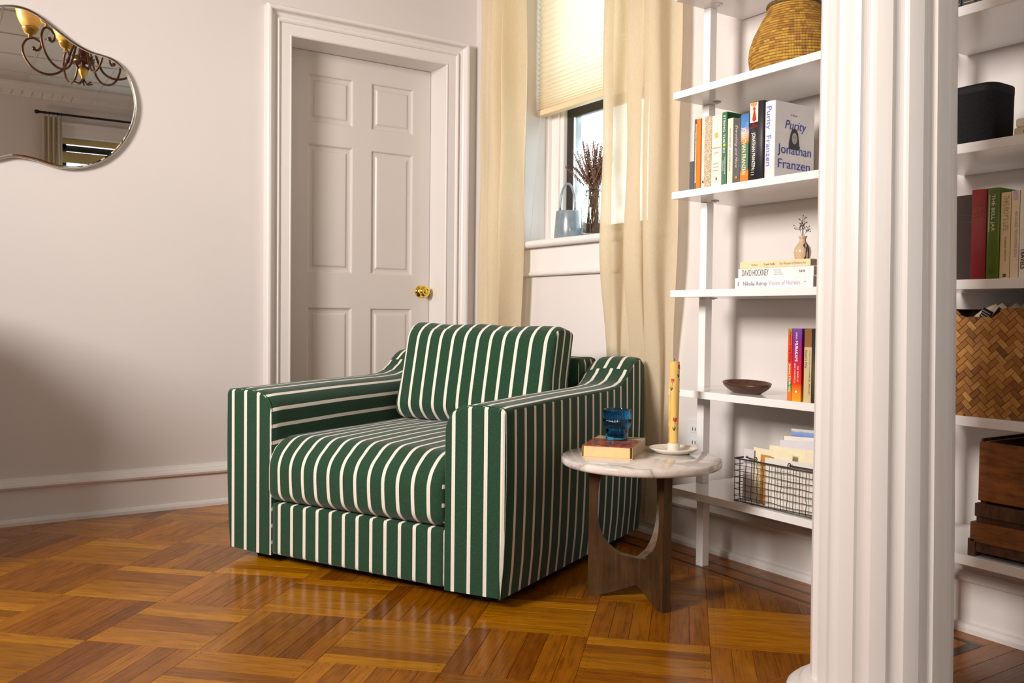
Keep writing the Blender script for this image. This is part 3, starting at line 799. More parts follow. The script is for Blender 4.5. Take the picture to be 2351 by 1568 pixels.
def smooth_loop(pts, k=4):
    o_ = []; n = len(pts)
    for i in range(n):
        p0, p1, p2, p3 = [Vector(pts[(i+d_) % n]) for d_ in (-1, 0, 1, 2)]
        for j in range(k):
            f = j/k; o_.append(0.5*((2*p1)+(-p0+p2)*f+(2*p0-5*p1+4*p2-p3)*f*f+(-p0+3*p1-3*p2+p3)*f**3))
    return o_
lp = smooth_loop(out, 3)
def inset(lp, d):
    r_ = []; n = len(lp)
    for i in range(n):
        tg = (lp[(i+1) % n]-lp[i-1]).normalized(); nn = Vector((-tg.y, tg.x)); r_.append(lp[i]-nn*d)
    return r_
sgn = 1 if sum(lp[i].x*lp[(i+1) % len(lp)].y-lp[(i+1) % len(lp)].x*lp[i].y for i in range(len(lp))) < 0 else -1
mir = thing('wall_mirror', 'large wavy pond-shaped mirror with thin metal edge on the left wall', 'mirror', (0, YD, 0))
rows = []
for ins, y in ((0.0, 0.0), (0.0, -0.020), (0.0015, -0.0225), (0.0045, -0.0225), (0.0045, -0.0195)):
    l = inset(lp, ins*sgn); rows.append([(p.x, y, p.y) for p in l]+[(l[0].x, y, l[0].y)])
b = MB(); b.grid(rows, 0, True); build('frame', b, M['chrome'], mir)
l0 = inset(lp, 0.0045*sgn); l1 = inset(lp, 0.0115*sgn)
b = MB(); b.grid([[(p.x, -0.0175, p.y) for p in l0]+[(l0[0].x, -0.0175, l0[0].y)], [(p.x, -0.0195, p.y) for p in l1]+[(l1[0].x, -0.0195, l1[0].y)]], 0, False)
build('bevelled_edge', b, M['mirror'], mir)
b = MB(); b.add([(p.x, -0.0195, p.y) for p in l1], [tuple(range(len(l1)))]); build('glass', b, M['mirror'], mir)
b = MB(); b.add([(p.x, -0.002, p.y) for p in l0], [tuple(range(len(l0)))]); build('backing', b, M['black'], mir)

# ------------------------------------------------------------------ armchair
PITCH_S = 0.0537
ch = thing('armchair', 'green and white striped upholstered armchair beside the marble side table', 'armchair', (O_CH.x, O_CH.y, 0), AZ)
HV = [(0.0, 0.560), (0.02, 0.564), (0.4, 0.571), (0.68, 0.573), (0.76, 0.577), (0.81, 0.588), (0.845, 0.608), (0.875, 0.632), (0.905, 0.655), (0.935, 0.668), (0.965, 0.670), (0.99, 0.664), (1.001, 0.650), (1.03, 0.65)]
def hv(v):
    for (a, ha), (b_, hb) in zip(HV, HV[1:]):
        if a <= v <= b_:
            f = (v-a)/(b_-a); f = f*f*(3-2*f)*0.5+f*0.5; return ha+(hb-ha)*f
    return HV[-1][1] if v > 1 else HV[0][1]
def arm(side):
    """side 0: right arm (outer y=0), 1: left arm (outer y=1.06)"""
    Wd = 0.190; zb = 0.032; r_o = 0.014; r_i = 0.075
    def section(v, ins=0.0):
        h = hv(v)-ins; pts = []   # (y from outer, z, tag, ucoord)
        y0, y1 = ins-0.010, Wd-ins
        bul = 0.004
        for k in range(7):
            f = k/6; z = zb+ins+(h-r_o-zb-ins)*f; pts.append((y0-bul*math.sin(math.pi*f)*(ins == 0)+0.010*(1-f)**2+(0.004 if f == 0 else 0), z, 'o', 0))
        for k in range(1, 5):
            a = math.pi/2*k/4; pts.append((y0+r_o-r_o*math.cos(a), h-r_o+r_o*math.sin(a), 't', 0))
        ri = r_i
        for k in range(5):
            f = k/4; pts.append((y0+r_o+(y1-ri-y0-r_o)*f, h+0.003*math.sin(math.pi*f), 't', 0))
        for k in range(1, 8):
            a = math.pi/2*k/7; pts.append((y1-ri+ri*math.sin(a), h-ri+ri*math.cos(a), 't', 0))
        for k in range(1, 6):
            f = k/5; pts.append((y1, h-ri-(h-ri-zb)*f, 't', 0))
        # arc length coordinate, 0 at outer top edge
        res = []; s_ = 0.0; last = None
        for p in pts:
            if p[2] == 't':
                if last is not None: s_ += math.hypot(p[0]-last[0], p[1]-last[1])
            last = p; res.append((p[0], p[1], p[2], s_))
        return res
    Y = (lambda y: y) if side == 0 else (lambda y: 1.06-y)
    vs_ = [0.005]+[0.05+0.05*i for i in range(14)]+[0.74+0.0185*i for i in range(14)]+[1.003]
    vs_ = sorted(set(vs_)); rows = []; uvs = []
    off = 0.5-0.020/PITCH_S
    seqs = [section(0.0, 0.005)]+[section(v) for v in vs_]; vv = [0.0]+vs_
    b = MB(); n = len(seqs[0])
    P = [[(v, Y(p[0]), p[1]) for p in s_] for v, s_ in zip(vv, seqs)]
    for i in range(len(vv)-1):
        for j in range(n-1):
            q = [(i, j), (i, j+1), (i+1, j+1), (i+1, j)]
            us = []
            for (a, c_) in q:
                p = seqs[a][c_]; v = vv[a]
                if i == 0: us.append((front_u(side, p[0]), p[1]*18))
                elif seqs[i][j+1][2] == 'o' or j < 7: us.append((v/0.0565+0.52-0.0583/0.0565, p[1]*18))
                else:
                    s_ = p[3]; shift = 0.0 if vv[i] < 0.865 else 0.45
                    us.append((s_/PITCH_S+0.5-0.45+shift if side == 0 else s_/PITCH_S+0.5-0.35+shift, v*18))
            b.add([P[a][c_] for a, c_ in q], [(0, 1, 2, 3)], [us], 0, i > 0)
    # front cap: fan of quads between outer and inner sides
    s0 = seqs[0]; cap = [(0.0, Y(p[0]), p[1]) for p in s0]
    b.add(cap, [tuple(range(n))], [[(front_u(side, p[0]), p[1]*18) for p in s0]])
    sE = seqs[-1]; b.add([(1.003, Y(p[0]), p[1]) for p in sE], [tuple(range(n))], [[(front_u(side, p[0]), p[1]*18) for p in sE]])
    import bmesh
    me = b.mesh('arm', [M['stripe']]); bm = bmesh.new(); bm.from_mesh(me); bmesh.ops.remove_doubles(bm, verts=bm.verts, dist=1e-5)
    bmesh.ops.recalc_face_normals(bm, faces=bm.faces); bm.to_mesh(me); bm.free()
    o_ = link('arm', me, ch)
    # stitched seam round the front panel
    sec = section(0.012); sb = MB(); sb.tube([(0.009, Y(p[0]+(0.0008 if p[0] < 0.09 else -0.0008)), p[1]+0.0004) for p in sec[4:]], 0.0014, 6)
    build('seam', sb, M['green_thread'], o_)
    return o_
def front_u(side, y):
    if side == 0: return (y-(-0.0026))/0.0537+0.5          # stripes at u=-.003,.048,.104,.158
    return ((1.06-y)-1.0392)/0.0573+0.5                    # stripes at 1.039,.982,.925
arm(0); arm(1)
def upholstery(name, cx, cy, cz, L, W, H, r, fn, crown=None, rot=None, nx=16, ny=22, nz=12, parent=None):
    mb = rounded_box(L, W, H, r, nx, ny, nz, crown)
    stripe_uv(mb, fn)
    import bmesh
    me = mb.mesh(name, [M['stripe']]); bm = bmesh.new(); bm.from_mesh(me); bmesh.ops.remove_doubles(bm, verts=bm.verts, dist=1e-5)
    bmesh.ops.recalc_face_normals(bm, faces=bm.faces); bm.to_mesh(me); bm.free()
    mt = Matrix.Translation((cx, cy, cz)) @ (rot if rot else Matrix.Identity(4))
    return link(name, me, parent or ch, matrix=mt)
def dom_fn(u_of, side_of):
    def fn(p, nrm, c):
        if abs(nrm.y) > max(abs(nrm.x), abs(nrm.z))*1.05: return side_of(p)
        return u_of(p)
    return fn
# base rail: y centre .5275, stripes at .2435 + k*.0537
upholstery('base', 0.47, 0.5285, 0.119, 0.93, 0.684, 0.172, 0.012,
           dom_fn(lambda p: ((p.y+0.5285-0.2435)/0.0537+0.5, (p.z+p.x)*18), lambda p: (p.x/0.0537, p.z*18)))
# seat cushion
def round_edge(q, d, R1, R2, r=0.02):
    """roll the front-top (R1) and front-bottom (R2) edges of a cushion"""
    for R_, sg in ((R1, 1), (R2, -1)):
        px = (-q.x-(d[0]-R_))/R_; pz = (sg*q.z-(d[2]-R_))/R_
        if px > 0 and pz > 0:
            l_ = math.hypot(px, pz); dx, dz = px/l_, pz/l_; mx, mn = max(dx, dz), min(dx, dz); a = r/R_; c = 1-a
            if mn/mx <= c: s_ = 1/mx
            else: h_ = c*(dx+dz); s_ = h_+math.sqrt(max(0, h_*h_-(2*c*c-a*a)))
            k = 1/s_; q.x = -((d[0]-R_)+px*k*R_); q.z = sg*((d[2]-R_)+pz*k*R_)
    return q
def seat_crown(p, d):
    fy = p.y/d[1]; fx = p.x/d[0]; fz = p.z/d[2]; q = round_edge(Vector(p), d, 0.10, 0.045)
    if p.z > 0: q.z += 0.012*max(0, 1-fy*fy)*max(0, 1-fx*fx*0.8)-0.004*(abs(fy)**6)
    if p.x < 0: q.x += -0.014*(1-fy**4)*(1-fz*fz)
    if p.z > 0 and p.x > -d[0]*0.7: q.z += 0.0012*math.sin(p.y*31+p.x*19)*max(0, 0.5+p.x/d[0])
    return q
upholstery('seat_cushion', 0.368, 0.5325, 0.3115, 0.754, 0.688, 0.210, 0.020,
           dom_fn(lambda p: ((p.y+0.5325-0.234)/0.0529+0.5, (p.z+p.x)*18), lambda p: (p.z/0.0537+0.2, p.x*18)), seat_crown, nx=56, ny=26, nz=34)
# backrest
upholstery('backrest', 0.930, 0.53, 0.43, 0.165, 0.70, 0.468, 0.02,
           dom_fn(lambda p: ((p.y+0.53-0.23)/0.0537+0.5, (p.z+p.x)*18), lambda p: (p.x/0.0537, p.z*18)))
# back cushion
def pil_crown(p, d):
    fy = p.y/d[1]; fz = p.z/d[2]; q = round_edge(Vector(p), d, 0.079, 0.060)
    k = max(0, 1-abs(fy)**4)*max(0, 1-abs(fz)**4)
    q.x += (-0.020 if p.x < 0 else 0.02)*k
    q.y += 0.016*(-fz)*math.copysign(1, p.y)*(abs(fy)**3) if p.z < 0 else 0
    q.z += 0.003*math.sin(p.y*23+1.0) if fz > 0.9 else 0
    return q
upholstery('back_cushion', 0.722, 0.514, 0.597, 0.160, 0.640, 0.374, 0.020,
           dom_fn(lambda p: ((p.y+0.514-0.222)/0.0545+0.5, p.z*18), lambda p: (p.x/0.05+0.52, p.z*18)), pil_crown, Matrix.Rotation(R(12), 4, 'Y') @ Matrix.Rotation(R(0.6), 4, 'X'), nx=26, ny=26, nz=50)
for (x, y) in ((0.10, 0.10), (0.10, 0.96), (0.94, 0.10), (0.94, 0.96)):
    b = MB(); b.box(x-0.035, x+0.035, y-0.035, y+0.035, 0, 0.036); build('foot', b, M['black'], ch, 0.003)
boxo('underside', (0.04, 1.0, 0.04, 1.02, 0.030, 0.036), M['black'], ch)

# ------------------------------------------------------------------ marble side table
TC = (1.737, 1.955); TZ = 0.413
tb = thing('side_table', 'low round marble-topped table on dark carved tripod panels', 'table', (TC[0], TC[1], 0))
b = MB(); rr = 0.232
b.lathe([(0.001, TZ-0.024), (rr-0.010, TZ-0.024), (rr-0.003, TZ-0.021), (rr, TZ-0.015), (rr, TZ-0.006), (rr-0.002, TZ-0.002), (rr-0.006, TZ), (0.001, TZ)], 96); build('tabletop', b, M['marble'], tb)
aL = math.atan2(2.0401-TC[1], 1.6423-TC[0]); aR = math.atan2(1.8254-TC[1], 1.712-TC[0])
mid_a = (aL+aR)/2 if abs(aL-aR) < math.pi else (aL+aR)/2+math.pi
aT = mid_a+math.pi
def panel_poly():
    Rf = 0.148; H = TZ-0.024
    out_ = [(Rf, 0.0), (Rf+0.001, H)]
    hole = []
    zc, lo, hi, rm = 0.255, 0.140, 0.215, 0.124
    zs_ = np.linspace(H, zc-lo, 26)
    for z in zs_:
        s_ = (z-zc)/(hi if z > zc else lo); rho = rm*max(0.0, 1-abs(s_)**2.3)**(1/2.1); hole.append((max(0.0, rho), z))
    foot = [(0.0, 0.042), (Rf-0.038, 0.004), (Rf-0.033, 0.0)]
    return out_+hole+foot
for a in (aL, aR, aT):
    pp = panel_poly(); th_ = 0.026; b = MB(); c_, s_ = math.cos(a), math.sin(a)
    n = len(pp)
    def W3(rho, z, t_): return (rho*c_-t_*s_, rho*s_+t_*c_, z)
    f_ = [W3(p[0], p[1], -th_/2) for p in pp]; k_ = [W3(p[0], p[1], th_/2) for p in pp]
    # side walls
    for i in range(n):
        j = (i+1) % n; hole_e = 2 <= i < 27
        b.add([f_[i], f_[j], k_[j], k_[i]], [(0, 1, 2, 3)], None, 1 if hole_e else 0)
    # faces as quads between hole curve and the outer edge
    for S_, rev in ((f_, False), (k_, True)):
        hz = pp[2:28]
        off_ = -th_/2 if S_ is f_ else th_/2
        for i in range(len(hz)-1):
            q = [W3(hz[i][0], hz[i][1], off_), W3(0.148, hz[i][1], off_), W3(0.148, hz[i+1][1], off_), W3(hz[i+1][0], hz[i+1][1], off_)]
            b.add(q, [(0, 1, 2, 3)])
        zl_ = hz[-1][1]
        b.add([W3(0, zl_, off_), W3(0.148, zl_, off_), W3(0.148, 0, off_), W3(0.115, 0, off_), W3(0.110, 0.004, off_), W3(0, 0.042, off_)], [(0, 1, 2, 3, 4, 5)])
    build('leg_panel', b, [M['walnut'], M['walnut_edge']], tb)

# book, glass and candle on the table
def open_cover(name, L, Wd, T, mat_cover, mat_spine, parent, ct=0.0022, rounded=0.0):
    """local frame: x depth from spine, y thickness (centred), z height"""
    b = MB()
    b.box(0, L, T/2-ct, T/2, 0, Wd); b.box(0, L, -T/2, -T/2+ct, 0, Wd)
    o_ = build('cover', b, mat_cover, parent, 0.0004, 1)
    b = MB()
    if rounded:
        P = []
        for k in range(9):
            a = math.pi*k/8; y = -T/2*math.cos(a); x = -rounded*math.sin(a); P.append((x, y))
        P2 = [(x+0.003, y*0.92) for x, y in P][::-1]
        b.prism(P+P2, 2, 0, Wd, 0, True)
    else: b.box(-0.0005, ct, -T/2, T/2, 0, Wd)
    sp = build('spine', b, mat_spine, parent, 0.0003, 1)
    return o_
def pages(L, Wd, T, parent, mat=None, ins=0.003, ct=0.0022, flush=False):
    b = MB(); b.box(ct, L-(0 if flush else ins), -T/2+ct, T/2-ct, (0 if flush else ins), Wd-(0 if flush else ins)); return build('page_block', b, mat or M['pages'], parent)
def upright(label, yl, yr, z, h, col, x=2.005, depth=0.15, spine=None, hard=False, group=None, pg=None, rounded=0.0, lean=0.0, name='book'):
    T = abs(yl-yr)-0.0006
    if group is None:
        group = 'novels on the upper left shelf' if abs(z-Z3) < 0.001 else 'paperbacks standing beside the wooden bowl' if abs(z-0.591) < 0.001 else 'dark books above the speaker' if z > 1.5 else 'books standing on the right shelf'
    root = thing(name, label, 'book', (x, (yl+yr)/2, z), 0, group)
    if lean: root.rotation_euler = (lean, 0, 0)
    open_cover('book', depth, h, T, col, spine or col, root, 0.0022 if hard else 0.0009, rounded)
    pages(depth, h, T, root, pg, 0.003, 0.0022 if hard else 0.0009, not hard)
    root['T'] = T; return root
def spine_text(root, s, z_top, height, length, mat, yoff=0.0, x=-0.0009, **kw):
    """reads downwards; yoff shifts the line centre across the spine"""
    return text(s, (0, 0, -1), (0, -1, 0), (x, yoff+height*0.5, z_top), height, mat, root, width=length, **kw)
Z3 = 1.2155; g3 = 'books on the shelf above eye level'
white = colm(240, 236, 228); blackm = colm(30, 26, 28); cream = colm(235, 225, 205)
tw_ = colm(245, 242, 235); tb_ = colm(40, 38, 40); tred = colm(190, 50, 35)
u = upright('thin mint-white spine at the left end of the novels row', 2.062, 2.046, Z3, 0.218, colm(222, 226, 208), 2.03, 0.13)
spine_text(u, 'collected notes', 0.19, 0.004, 0.15, tb_, 0)
u = upright('short black and silver booklet, lowest in the novels row', 2.0455, 2.027, Z3, 0.088, colm(200, 200, 205), 2.0, 0.10, spine=blackm)
b = MB(); b.box(0.004, 0.02, -0.0101, -0.0096, 0.0, 0.088); build('band', b, colm(120, 120, 126), u)
u = upright('charcoal paperback with white label strip, left of the orange one', 2.0265, 2.0165, Z3, 0.216, colm(70, 66, 68), 2.0, 0.13)
b = MB(); b.box(-0.0013, -0.0007, -0.0048, -0.001, 0.02, 0.20); lb = build('label_strip', b, tw_, u)
spine_text(u, 'BRIEF INTERVIEWS WITH HIDEOUS MEN', 0.196, 0.0026, 0.17, tb_, -0.003, x=-0.0014)
u = upright('orange thin paperback between charcoal and white spines', 2.0165, 1.9995, Z3, 0.2155, colm(222, 128, 30), 2.0, 0.13)
u = upright('slim white paperback right of the orange one', 1.999, 1.984, Z3, 0.216, white, 2.005, 0.13)
spine_text(u, 'Oblivion   stories', 0.18, 0.004, 0.10, colm(170, 165, 165), 0)
b = MB(); b.box(-0.0013, -0.0007, -0.003, 0.003, 0.016, 0.024); build('emblem', b, colm(60, 70, 50), u)
def speck():
    t = NT('speckled_print'); t.p(Base_Color=t.ramp(t.noise(t.obj(), 420, 2, 0.5), [(0.45, (0.42, 0.28, 0.13, 1)), (0.52, (0.78, 0.70, 0.56, 1))], 'CONSTANT'), Roughness=0.5); return t.m
u = upright('paperback with speckled tan and cream print all over', 1.9835, 1.953, Z3, 0.2165, speck(), 2.0, 0.135)
u = upright('thick cream novel with small orange square on its spine', 1.9525, 1.911, Z3, 0.213, colm(238, 230, 214), 2.0, 0.14)
b = MB(); b.box(-0.0013, -0.0007, -0.006, 0.008, 0.145, 0.160); build('picture', b, colm(240, 180, 110), u)
text('Infinite', (0, -1, 0), (0, 0, 1), (-0.0009, 0.016, 0.112), 0.0058, colm(225, 120, 105), u, width=0.033)
text('Jest', (0, -1, 0), (0, 0, 1), (-0.0009, 0.008, 0.098), 0.0058, colm(225, 120, 105), u, width=0.018)
for i_, s_ in enumerate(('David', 'Foster', 'Wallace')): text(s_, (0, -1, 0), (0, 0, 1), (-0.0009, 0.012, 0.066-0.0105*i_), 0.0045, colm(165, 155, 148), u, width=0.022)
b = MB(); b.box(-0.0013, -0.0007, -0.004, 0.002, 0.018, 0.026); build('emblem', b, colm(170, 60, 60), u)
green = colm(12, 92, 52)
u = upright('tall green hardback with white spine letters and yellow dot', 1.9105, 1.8905, Z3, 0.2165, green, 2.0, 0.175, hard=True)
spine_text(u, 'STRING THE', 0.208, 0.0075, 0.083, tw_, 0.001, weight=0.012); spine_text(u, 'RY', 0.110, 0.0075, 0.017, tw_, 0.001, weight=0.012)
b = MB(); b.lathe([(0.001, 0), (0.005, 0), (0.005, 0.0006), (0.001, 0.0006)], 20); e = build('dot', b, colm(220, 225, 60), u); e.matrix_local = Matrix.Translation((-0.0008, 0, 0.1185)) @ Matrix.Rotation(R(-90), 4, 'Y')
spine_text(u, 'DAVID FOSTER', 0.083, 0.0035, 0.052, tw_, -0.0035); spine_text(u, 'WALLACE', 0.074, 0.0035, 0.032, tw_, 0.0035)
u = upright('cream paperback standing in front of the green hardback', 1.8885, 1.8665, Z3, 0.194, colm(232, 222, 200), 2.0, 0.13)
spine_text(u, 'THE WITCH GRINNED HARD', 0.165, 0.0042, 0.058, colm(120, 105, 110), 0.0); spine_text(u, 'DAVID FOSTER WALLACE', 0.100, 0.0042, 0.062, tb_, 0.0)
u = upright('dark grey paperback with white handwritten spine lettering', 1.8662, 1.8375, Z3, 0.189, colm(62, 55, 56), 2.0, 0.13, pg=cream)
spine_text(u, 'Everything and More', 0.170, 0.009, 0.125, colm(215, 208, 205), 0.0, shear=0.5)
b = MB(); b.lathe([(0.001, 0), (0.0045, 0), (0.0045, 0.0006), (0.001, 0.0006)], 16); e = build('emblem', b, colm(240, 150, 50), u); e.matrix_local = Matrix.Translation((-0.0008, 0, 0.016)) @ Matrix.Rotation(R(-90), 4, 'Y')
sky = gradient('landscape_print', [(0.0, (0.72, 0.20, 0.02, 1)), (0.14, (0.78, 0.25, 0.03, 1)), (0.17, (0.02, 0.10, 0.04, 1)), (0.55, (0.03, 0.13, 0.05, 1)), (0.62, (0.75, 0.28, 0.06, 1)), (0.72, (0.62, 0.55, 0.55, 1)), (0.80, (0.10, 0.26, 0.60, 1)), (1.0, (0.05, 0.18, 0.48, 1))], 2, 0.0, 0.197, 0.08)
u = upright('novel with blue sky, green field and orange bands on spine', 1.8372, 1.8062, Z3, 0.1965, sky, 2.0, 0.135)
spine_text(u, 'JONATHAN FRANZEN', 0.158, 0.0135, 0.137, colm(238, 226, 190), 0.001, weight=0.02); spine_text(u, 'FREEDOM', 0.17, 0.005, 0.03, colm(200, 200, 220), -0.010)
u = upright('black jacketed novel with a shirt and tie picture, left of the white one', 1.8055, 1.7525, Z3, 0.224, colm(32, 28, 33), 2.002, 0.15, rounded=0.006)
spine_text(u, 'JONATHAN FRANZEN', 0.136, 0.0115, 0.104, tw_, 0.004, x=-0.0068, weight=0.01)
b = MB(); b.box(-0.0069, -0.0062, -0.010, 0.020, 0.165, 0.222); pc = build('picture', b, colm(238, 224, 208), u)
flat([(-0.0074, 0.004, 0.209), (-0.0074, 0.010, 0.205), (-0.0074, 0.006, 0.199), (-0.0074, 0.011, 0.172), (-0.0074, 0.004, 0.166), (-0.0074, -0.004, 0.172), (-0.0074, 0.001, 0.199), (-0.0074, -0.001, 0.205)], tred, u, 'tie')
flat([(-0.0074, 0.018, 0.221), (-0.0074, -0.008, 0.221), (-0.0074, -0.004, 0.213), (-0.0074, 0.006, 0.209), (-0.0074, 0.016, 0.214)], colm(215, 150, 95), u, 'face')
text('THE', (0, -1, 0.12), (0, 0, 1), (-0.0068, 0.010, 0.156), 0.005, tred, u, width=0.008); text('CORRECTIONS', (0, -1, 0.12), (0, 0, 1), (-0.0068, 0.020, 0.147), 0.006, tred, u, width=0.030)
for i_ in range(3): text('FARR', (0, -1, 0), (0, 0, 1), (-0.0068, 0.012, 0.028-0.007*i_), 0.003, tw_, u, width=0.011)
text('J', (1, 0, 0), (0, 0, 1), (0.006, -0.0268, 0.176), 0.022, tw_, u, width=0.012); text('C', (1, 0, 0), (0, 0, 1), (0.004, -0.0268, 0.078), 0.022, tred, u, width=0.014)
pur = colm(236, 232, 232)
u = upright('large white jacketed novel with blue letters and a portrait, turned towards us', 1.7515, 1.7145, Z3, 0.2175, pur, 2.006, 0.168, hard=True, rounded=0.004)
blue = colm(52, 70, 190); dblue = colm(40, 62, 170)
spine_text(u, 'Purity  Franzen', 0.203, 0.0165, 0.168, colm(110, 120, 215), 0.001, x=-0.0047)
fy = -0.0189
text('Purity', (1, 0, 0), (0, 0, 1), (0.040, fy, 0.143), 0.025, dblue, u, width=0.092, shear=0.25)
text('Jonathan', (1, 0, 0), (0, 0, 1), (0.010, fy, 0.072), 0.026, dblue, u, width=0.145); text('Franzen', (1, 0, 0), (0, 0, 1), (0.013, fy, 0.030), 0.026, dblue, u, width=0.138)
text('A Novel', (1, 0, 0), (0, 0, 1), (0.063, fy, 0.180), 0.006, tb_, u, width=0.028, shear=0.3)
hair = [(0.052, 0.078), (0.054, 0.10), (0.060, 0.125), (0.066, 0.137), (0.076, 0.142), (0.086, 0.137), (0.092, 0.124), (0.096, 0.10), (0.099, 0.078), (0.088, 0.076), (0.064, 0.076)]
hair = [(0.080+(x-0.0755)*1.0, 0.116+(z-0.108)*0.92) for x, z in hair]
flat([(x, fy-0.0006, z) for x, z in hair], colm(38, 34, 36), u, 'portrait_hair')
face = [(0.080+0.0115*math.cos(a), 0.118+0.0165*math.sin(a)) for a in [2*math.pi*k/20 for k in range(20)]]
flat([(x, fy-0.0010, z) for x, z in face], colm(178, 170, 164), u, 'portrait_face')
for ex in (0.0757, 0.0843): flat([(ex+0.0022*math.cos(a), fy-0.0014, 0.1215+0.0009*math.sin(a)) for a in [2*math.pi*k/8 for k in range(8)]], tb_, u, 'portrait_eye')
flat([(0.080+0.0028*math.cos(a), fy-0.0014, 0.1085+0.0008*math.sin(a)) for a in [2*math.pi*k/8 for k in range(8)]], colm(70, 60, 60), u, 'portrait_mouth')

# ------------------------------------------------------------------ shelf units
def shelf_unit(label, y1, y0, dz, zs_, posts, group):
    root = thing('shelf_unit', label, 'shelf', (0, 0, 0), 0, group)
    for z in zs_:
        b = MB(); b.box(1.99, 2.300, y0, y1, z+dz-0.0225, z+dz); sh = build('shelf', b, M['shelf'], root, 0.0012, 2)
        for py in posts:
            if z > 0.3:
                b = MB(); b.lathe([(0.001, -0.0005), (0.0125, -0.0005), (0.0125, -0.003), (0.001, -0.0035)], 20, (0, 0, 0))
                b.lathe([(0.001, -0.0035), (0.0035, -0.0035), (0.0035, -0.005), (0.001, -0.005)], 12, (-0.005, -0.004, 0)); b.lathe([(0.001, -0.0035), (0.0035, -0.0035), (0.0035, -0.005), (0.001, -0.005)], 12, (0.005, 0.004, 0))
                build('bracket_plate', b, M['white_plastic'], sh, matrix=Matrix.Translation((2.122, py-0.05, z+dz-0.0225)))
    lv = [0.0]+[z+dz for z in zs_]
    for py in posts:
        for k in range(len(lv)-1):
            a, b2 = lv[k], lv[k+1]-0.0225
            o2 = 0.0 if k else 0.006
            boxo('post', (2.121+o2, 2.151+o2, py-0.016, py+0.014, a, b2), M['shelf'], root, 0.0015, 2)
    return root
ZS = [0.275, 0.591, 0.904, 1.2155, 1.530, 1.840, 2.15]
shelf_unit('left white lacquered open shelf unit with slim posts behind the side table', 2.113, 1.36, 0.0, ZS, [2.102], 'white open shelf units')
shelf_unit('right white lacquered open shelf unit seen past the column', 1.335, 0.58, 0.008, [z-0.003 if z < 0.3 else z for z in ZS], [1.318, 0.615], 'white open shelf units')
ZB = [0.280, 0.599, 0.912, 1.2235, 1.538]

# stack of art books + vase (shelf at .904)
def flatbook(label, y1, y0, z, T, depth, col, x=2.0, rz=0.0, pg=None, hard=True):
    L = y1-y0; root = thing('book', label, 'book', (x, y0, z+T/2), 0, 'art books stacked under the vase')
    # local book frame: x depth, y thickness, z height -> lay it down: height runs +Y
    root.rotation_mode = 'XYZ'; root.matrix_world = Matrix.Translation((x, y0, z+T/2)) @ Matrix.Rotation(rz, 4, 'Z') @ Matrix(((1, 0, 0, 0), (0, 0, 1, 0), (0, -1, 0, 0), (0, 0, 0, 1)))
    open_cover('book', depth, L, T, col, col, root, 0.0022 if hard else 0.001); pages(depth, L, T, root, pg or M['pages_dim'])
    root['L'] = L; return root
def lie_text(root, s, z_start, height, length, mat, yoff=0.0, **kw):
    # spine faces -X; reading left to right = +Y to -Y = local -z ; up = world +z = local -y
    return text(s, (0, 0, -1), (0, -1, 0), (-0.0009, yoff+height*0.45, z_start), height, mat, root, width=length, **kw)
u = flatbook('bottom white art book with grey title in the stack under the vase', 1.849, 1.571, 0.904, 0.031, 0.22, colm(240, 238, 240), 2.0)
lie_text(u, 'Nikolai Astrup', 0.245, 0.0125, 0.088, colm(125, 120, 128), 0.002); lie_text(u, 'Visions of Norway', 0.152, 0.0125, 0.110, colm(190, 186, 195), 0.002); lie_text(u, 'I', 0.266, 0.0125, 0.003, colm(150, 146, 150), 0.002)
lie_text(u, 'SKIRA', 0.030, 0.003, 0.010, colm(150, 140, 150), 0.0)
u = flatbook('middle white art book titled in narrow black capitals under the vase', 1.840, 1.573, 0.9352, 0.0265, 0.22, colm(242, 238, 234), 2.004)
lie_text(u, 'DAVID HOCKNEY', 0.252, 0.0185, 0.098, colm(45, 42, 44), 0.0, weight=-0.01); lie_text(u, 'TATE', 0.048, 0.006, 0.020, tb_, 0.0, weight=0.02)
for k in range(3): lie_text(u, ('Edited by', 'Chris Stephens', 'Andrew Wilson')[k], 0.135, 0.003, 0.026+0.003*k, colm(150, 146, 146), -0.006+0.006*k)
u = flatbook('top pale yellow book in the stack, right under the vase', 1.834, 1.584, 0.962, 0.0195, 0.21, colm(236, 216, 172), 2.004)
lie_text(u, 'Rubin', 0.205, 0.0045, 0.022, colm(150, 130, 105), 0.0); lie_text(u, 'Frank Stella', 0.160, 0.0065, 0.040, colm(130, 112, 92), 0.0); lie_text(u, 'The Museum of Modern Art', 0.105, 0.007, 0.090, colm(175, 155, 120), 0.0)
va = thing('bud_vase', 'small cream vase with dark glaze streaks on the book stack', 'vase', (2.075, 1.668, 0.9815))
b = MB(); b.lathe([(0.001, 0.0), (0.017, 0.0), (0.0195, 0.003), (0.0225, 0.014), (0.0240, 0.026), (0.0215, 0.037), (0.0150, 0.046), (0.0095, 0.054), (0.0085, 0.060), (0.0105, 0.066), (0.0130, 0.069), (0.0115, 0.0685), (0.007, 0.060), (0.001, 0.055)], 40)
build('body', b, M['vase'], va)
sp = thing('dried_sprig', 'little sprig of dried seed heads standing in the bud vase', 'sprig', (2.075, 1.668, 1.045))
r2 = random.Random(3); RS = Vector((0.836, -0.549, 0))
b = MB(); tips = []
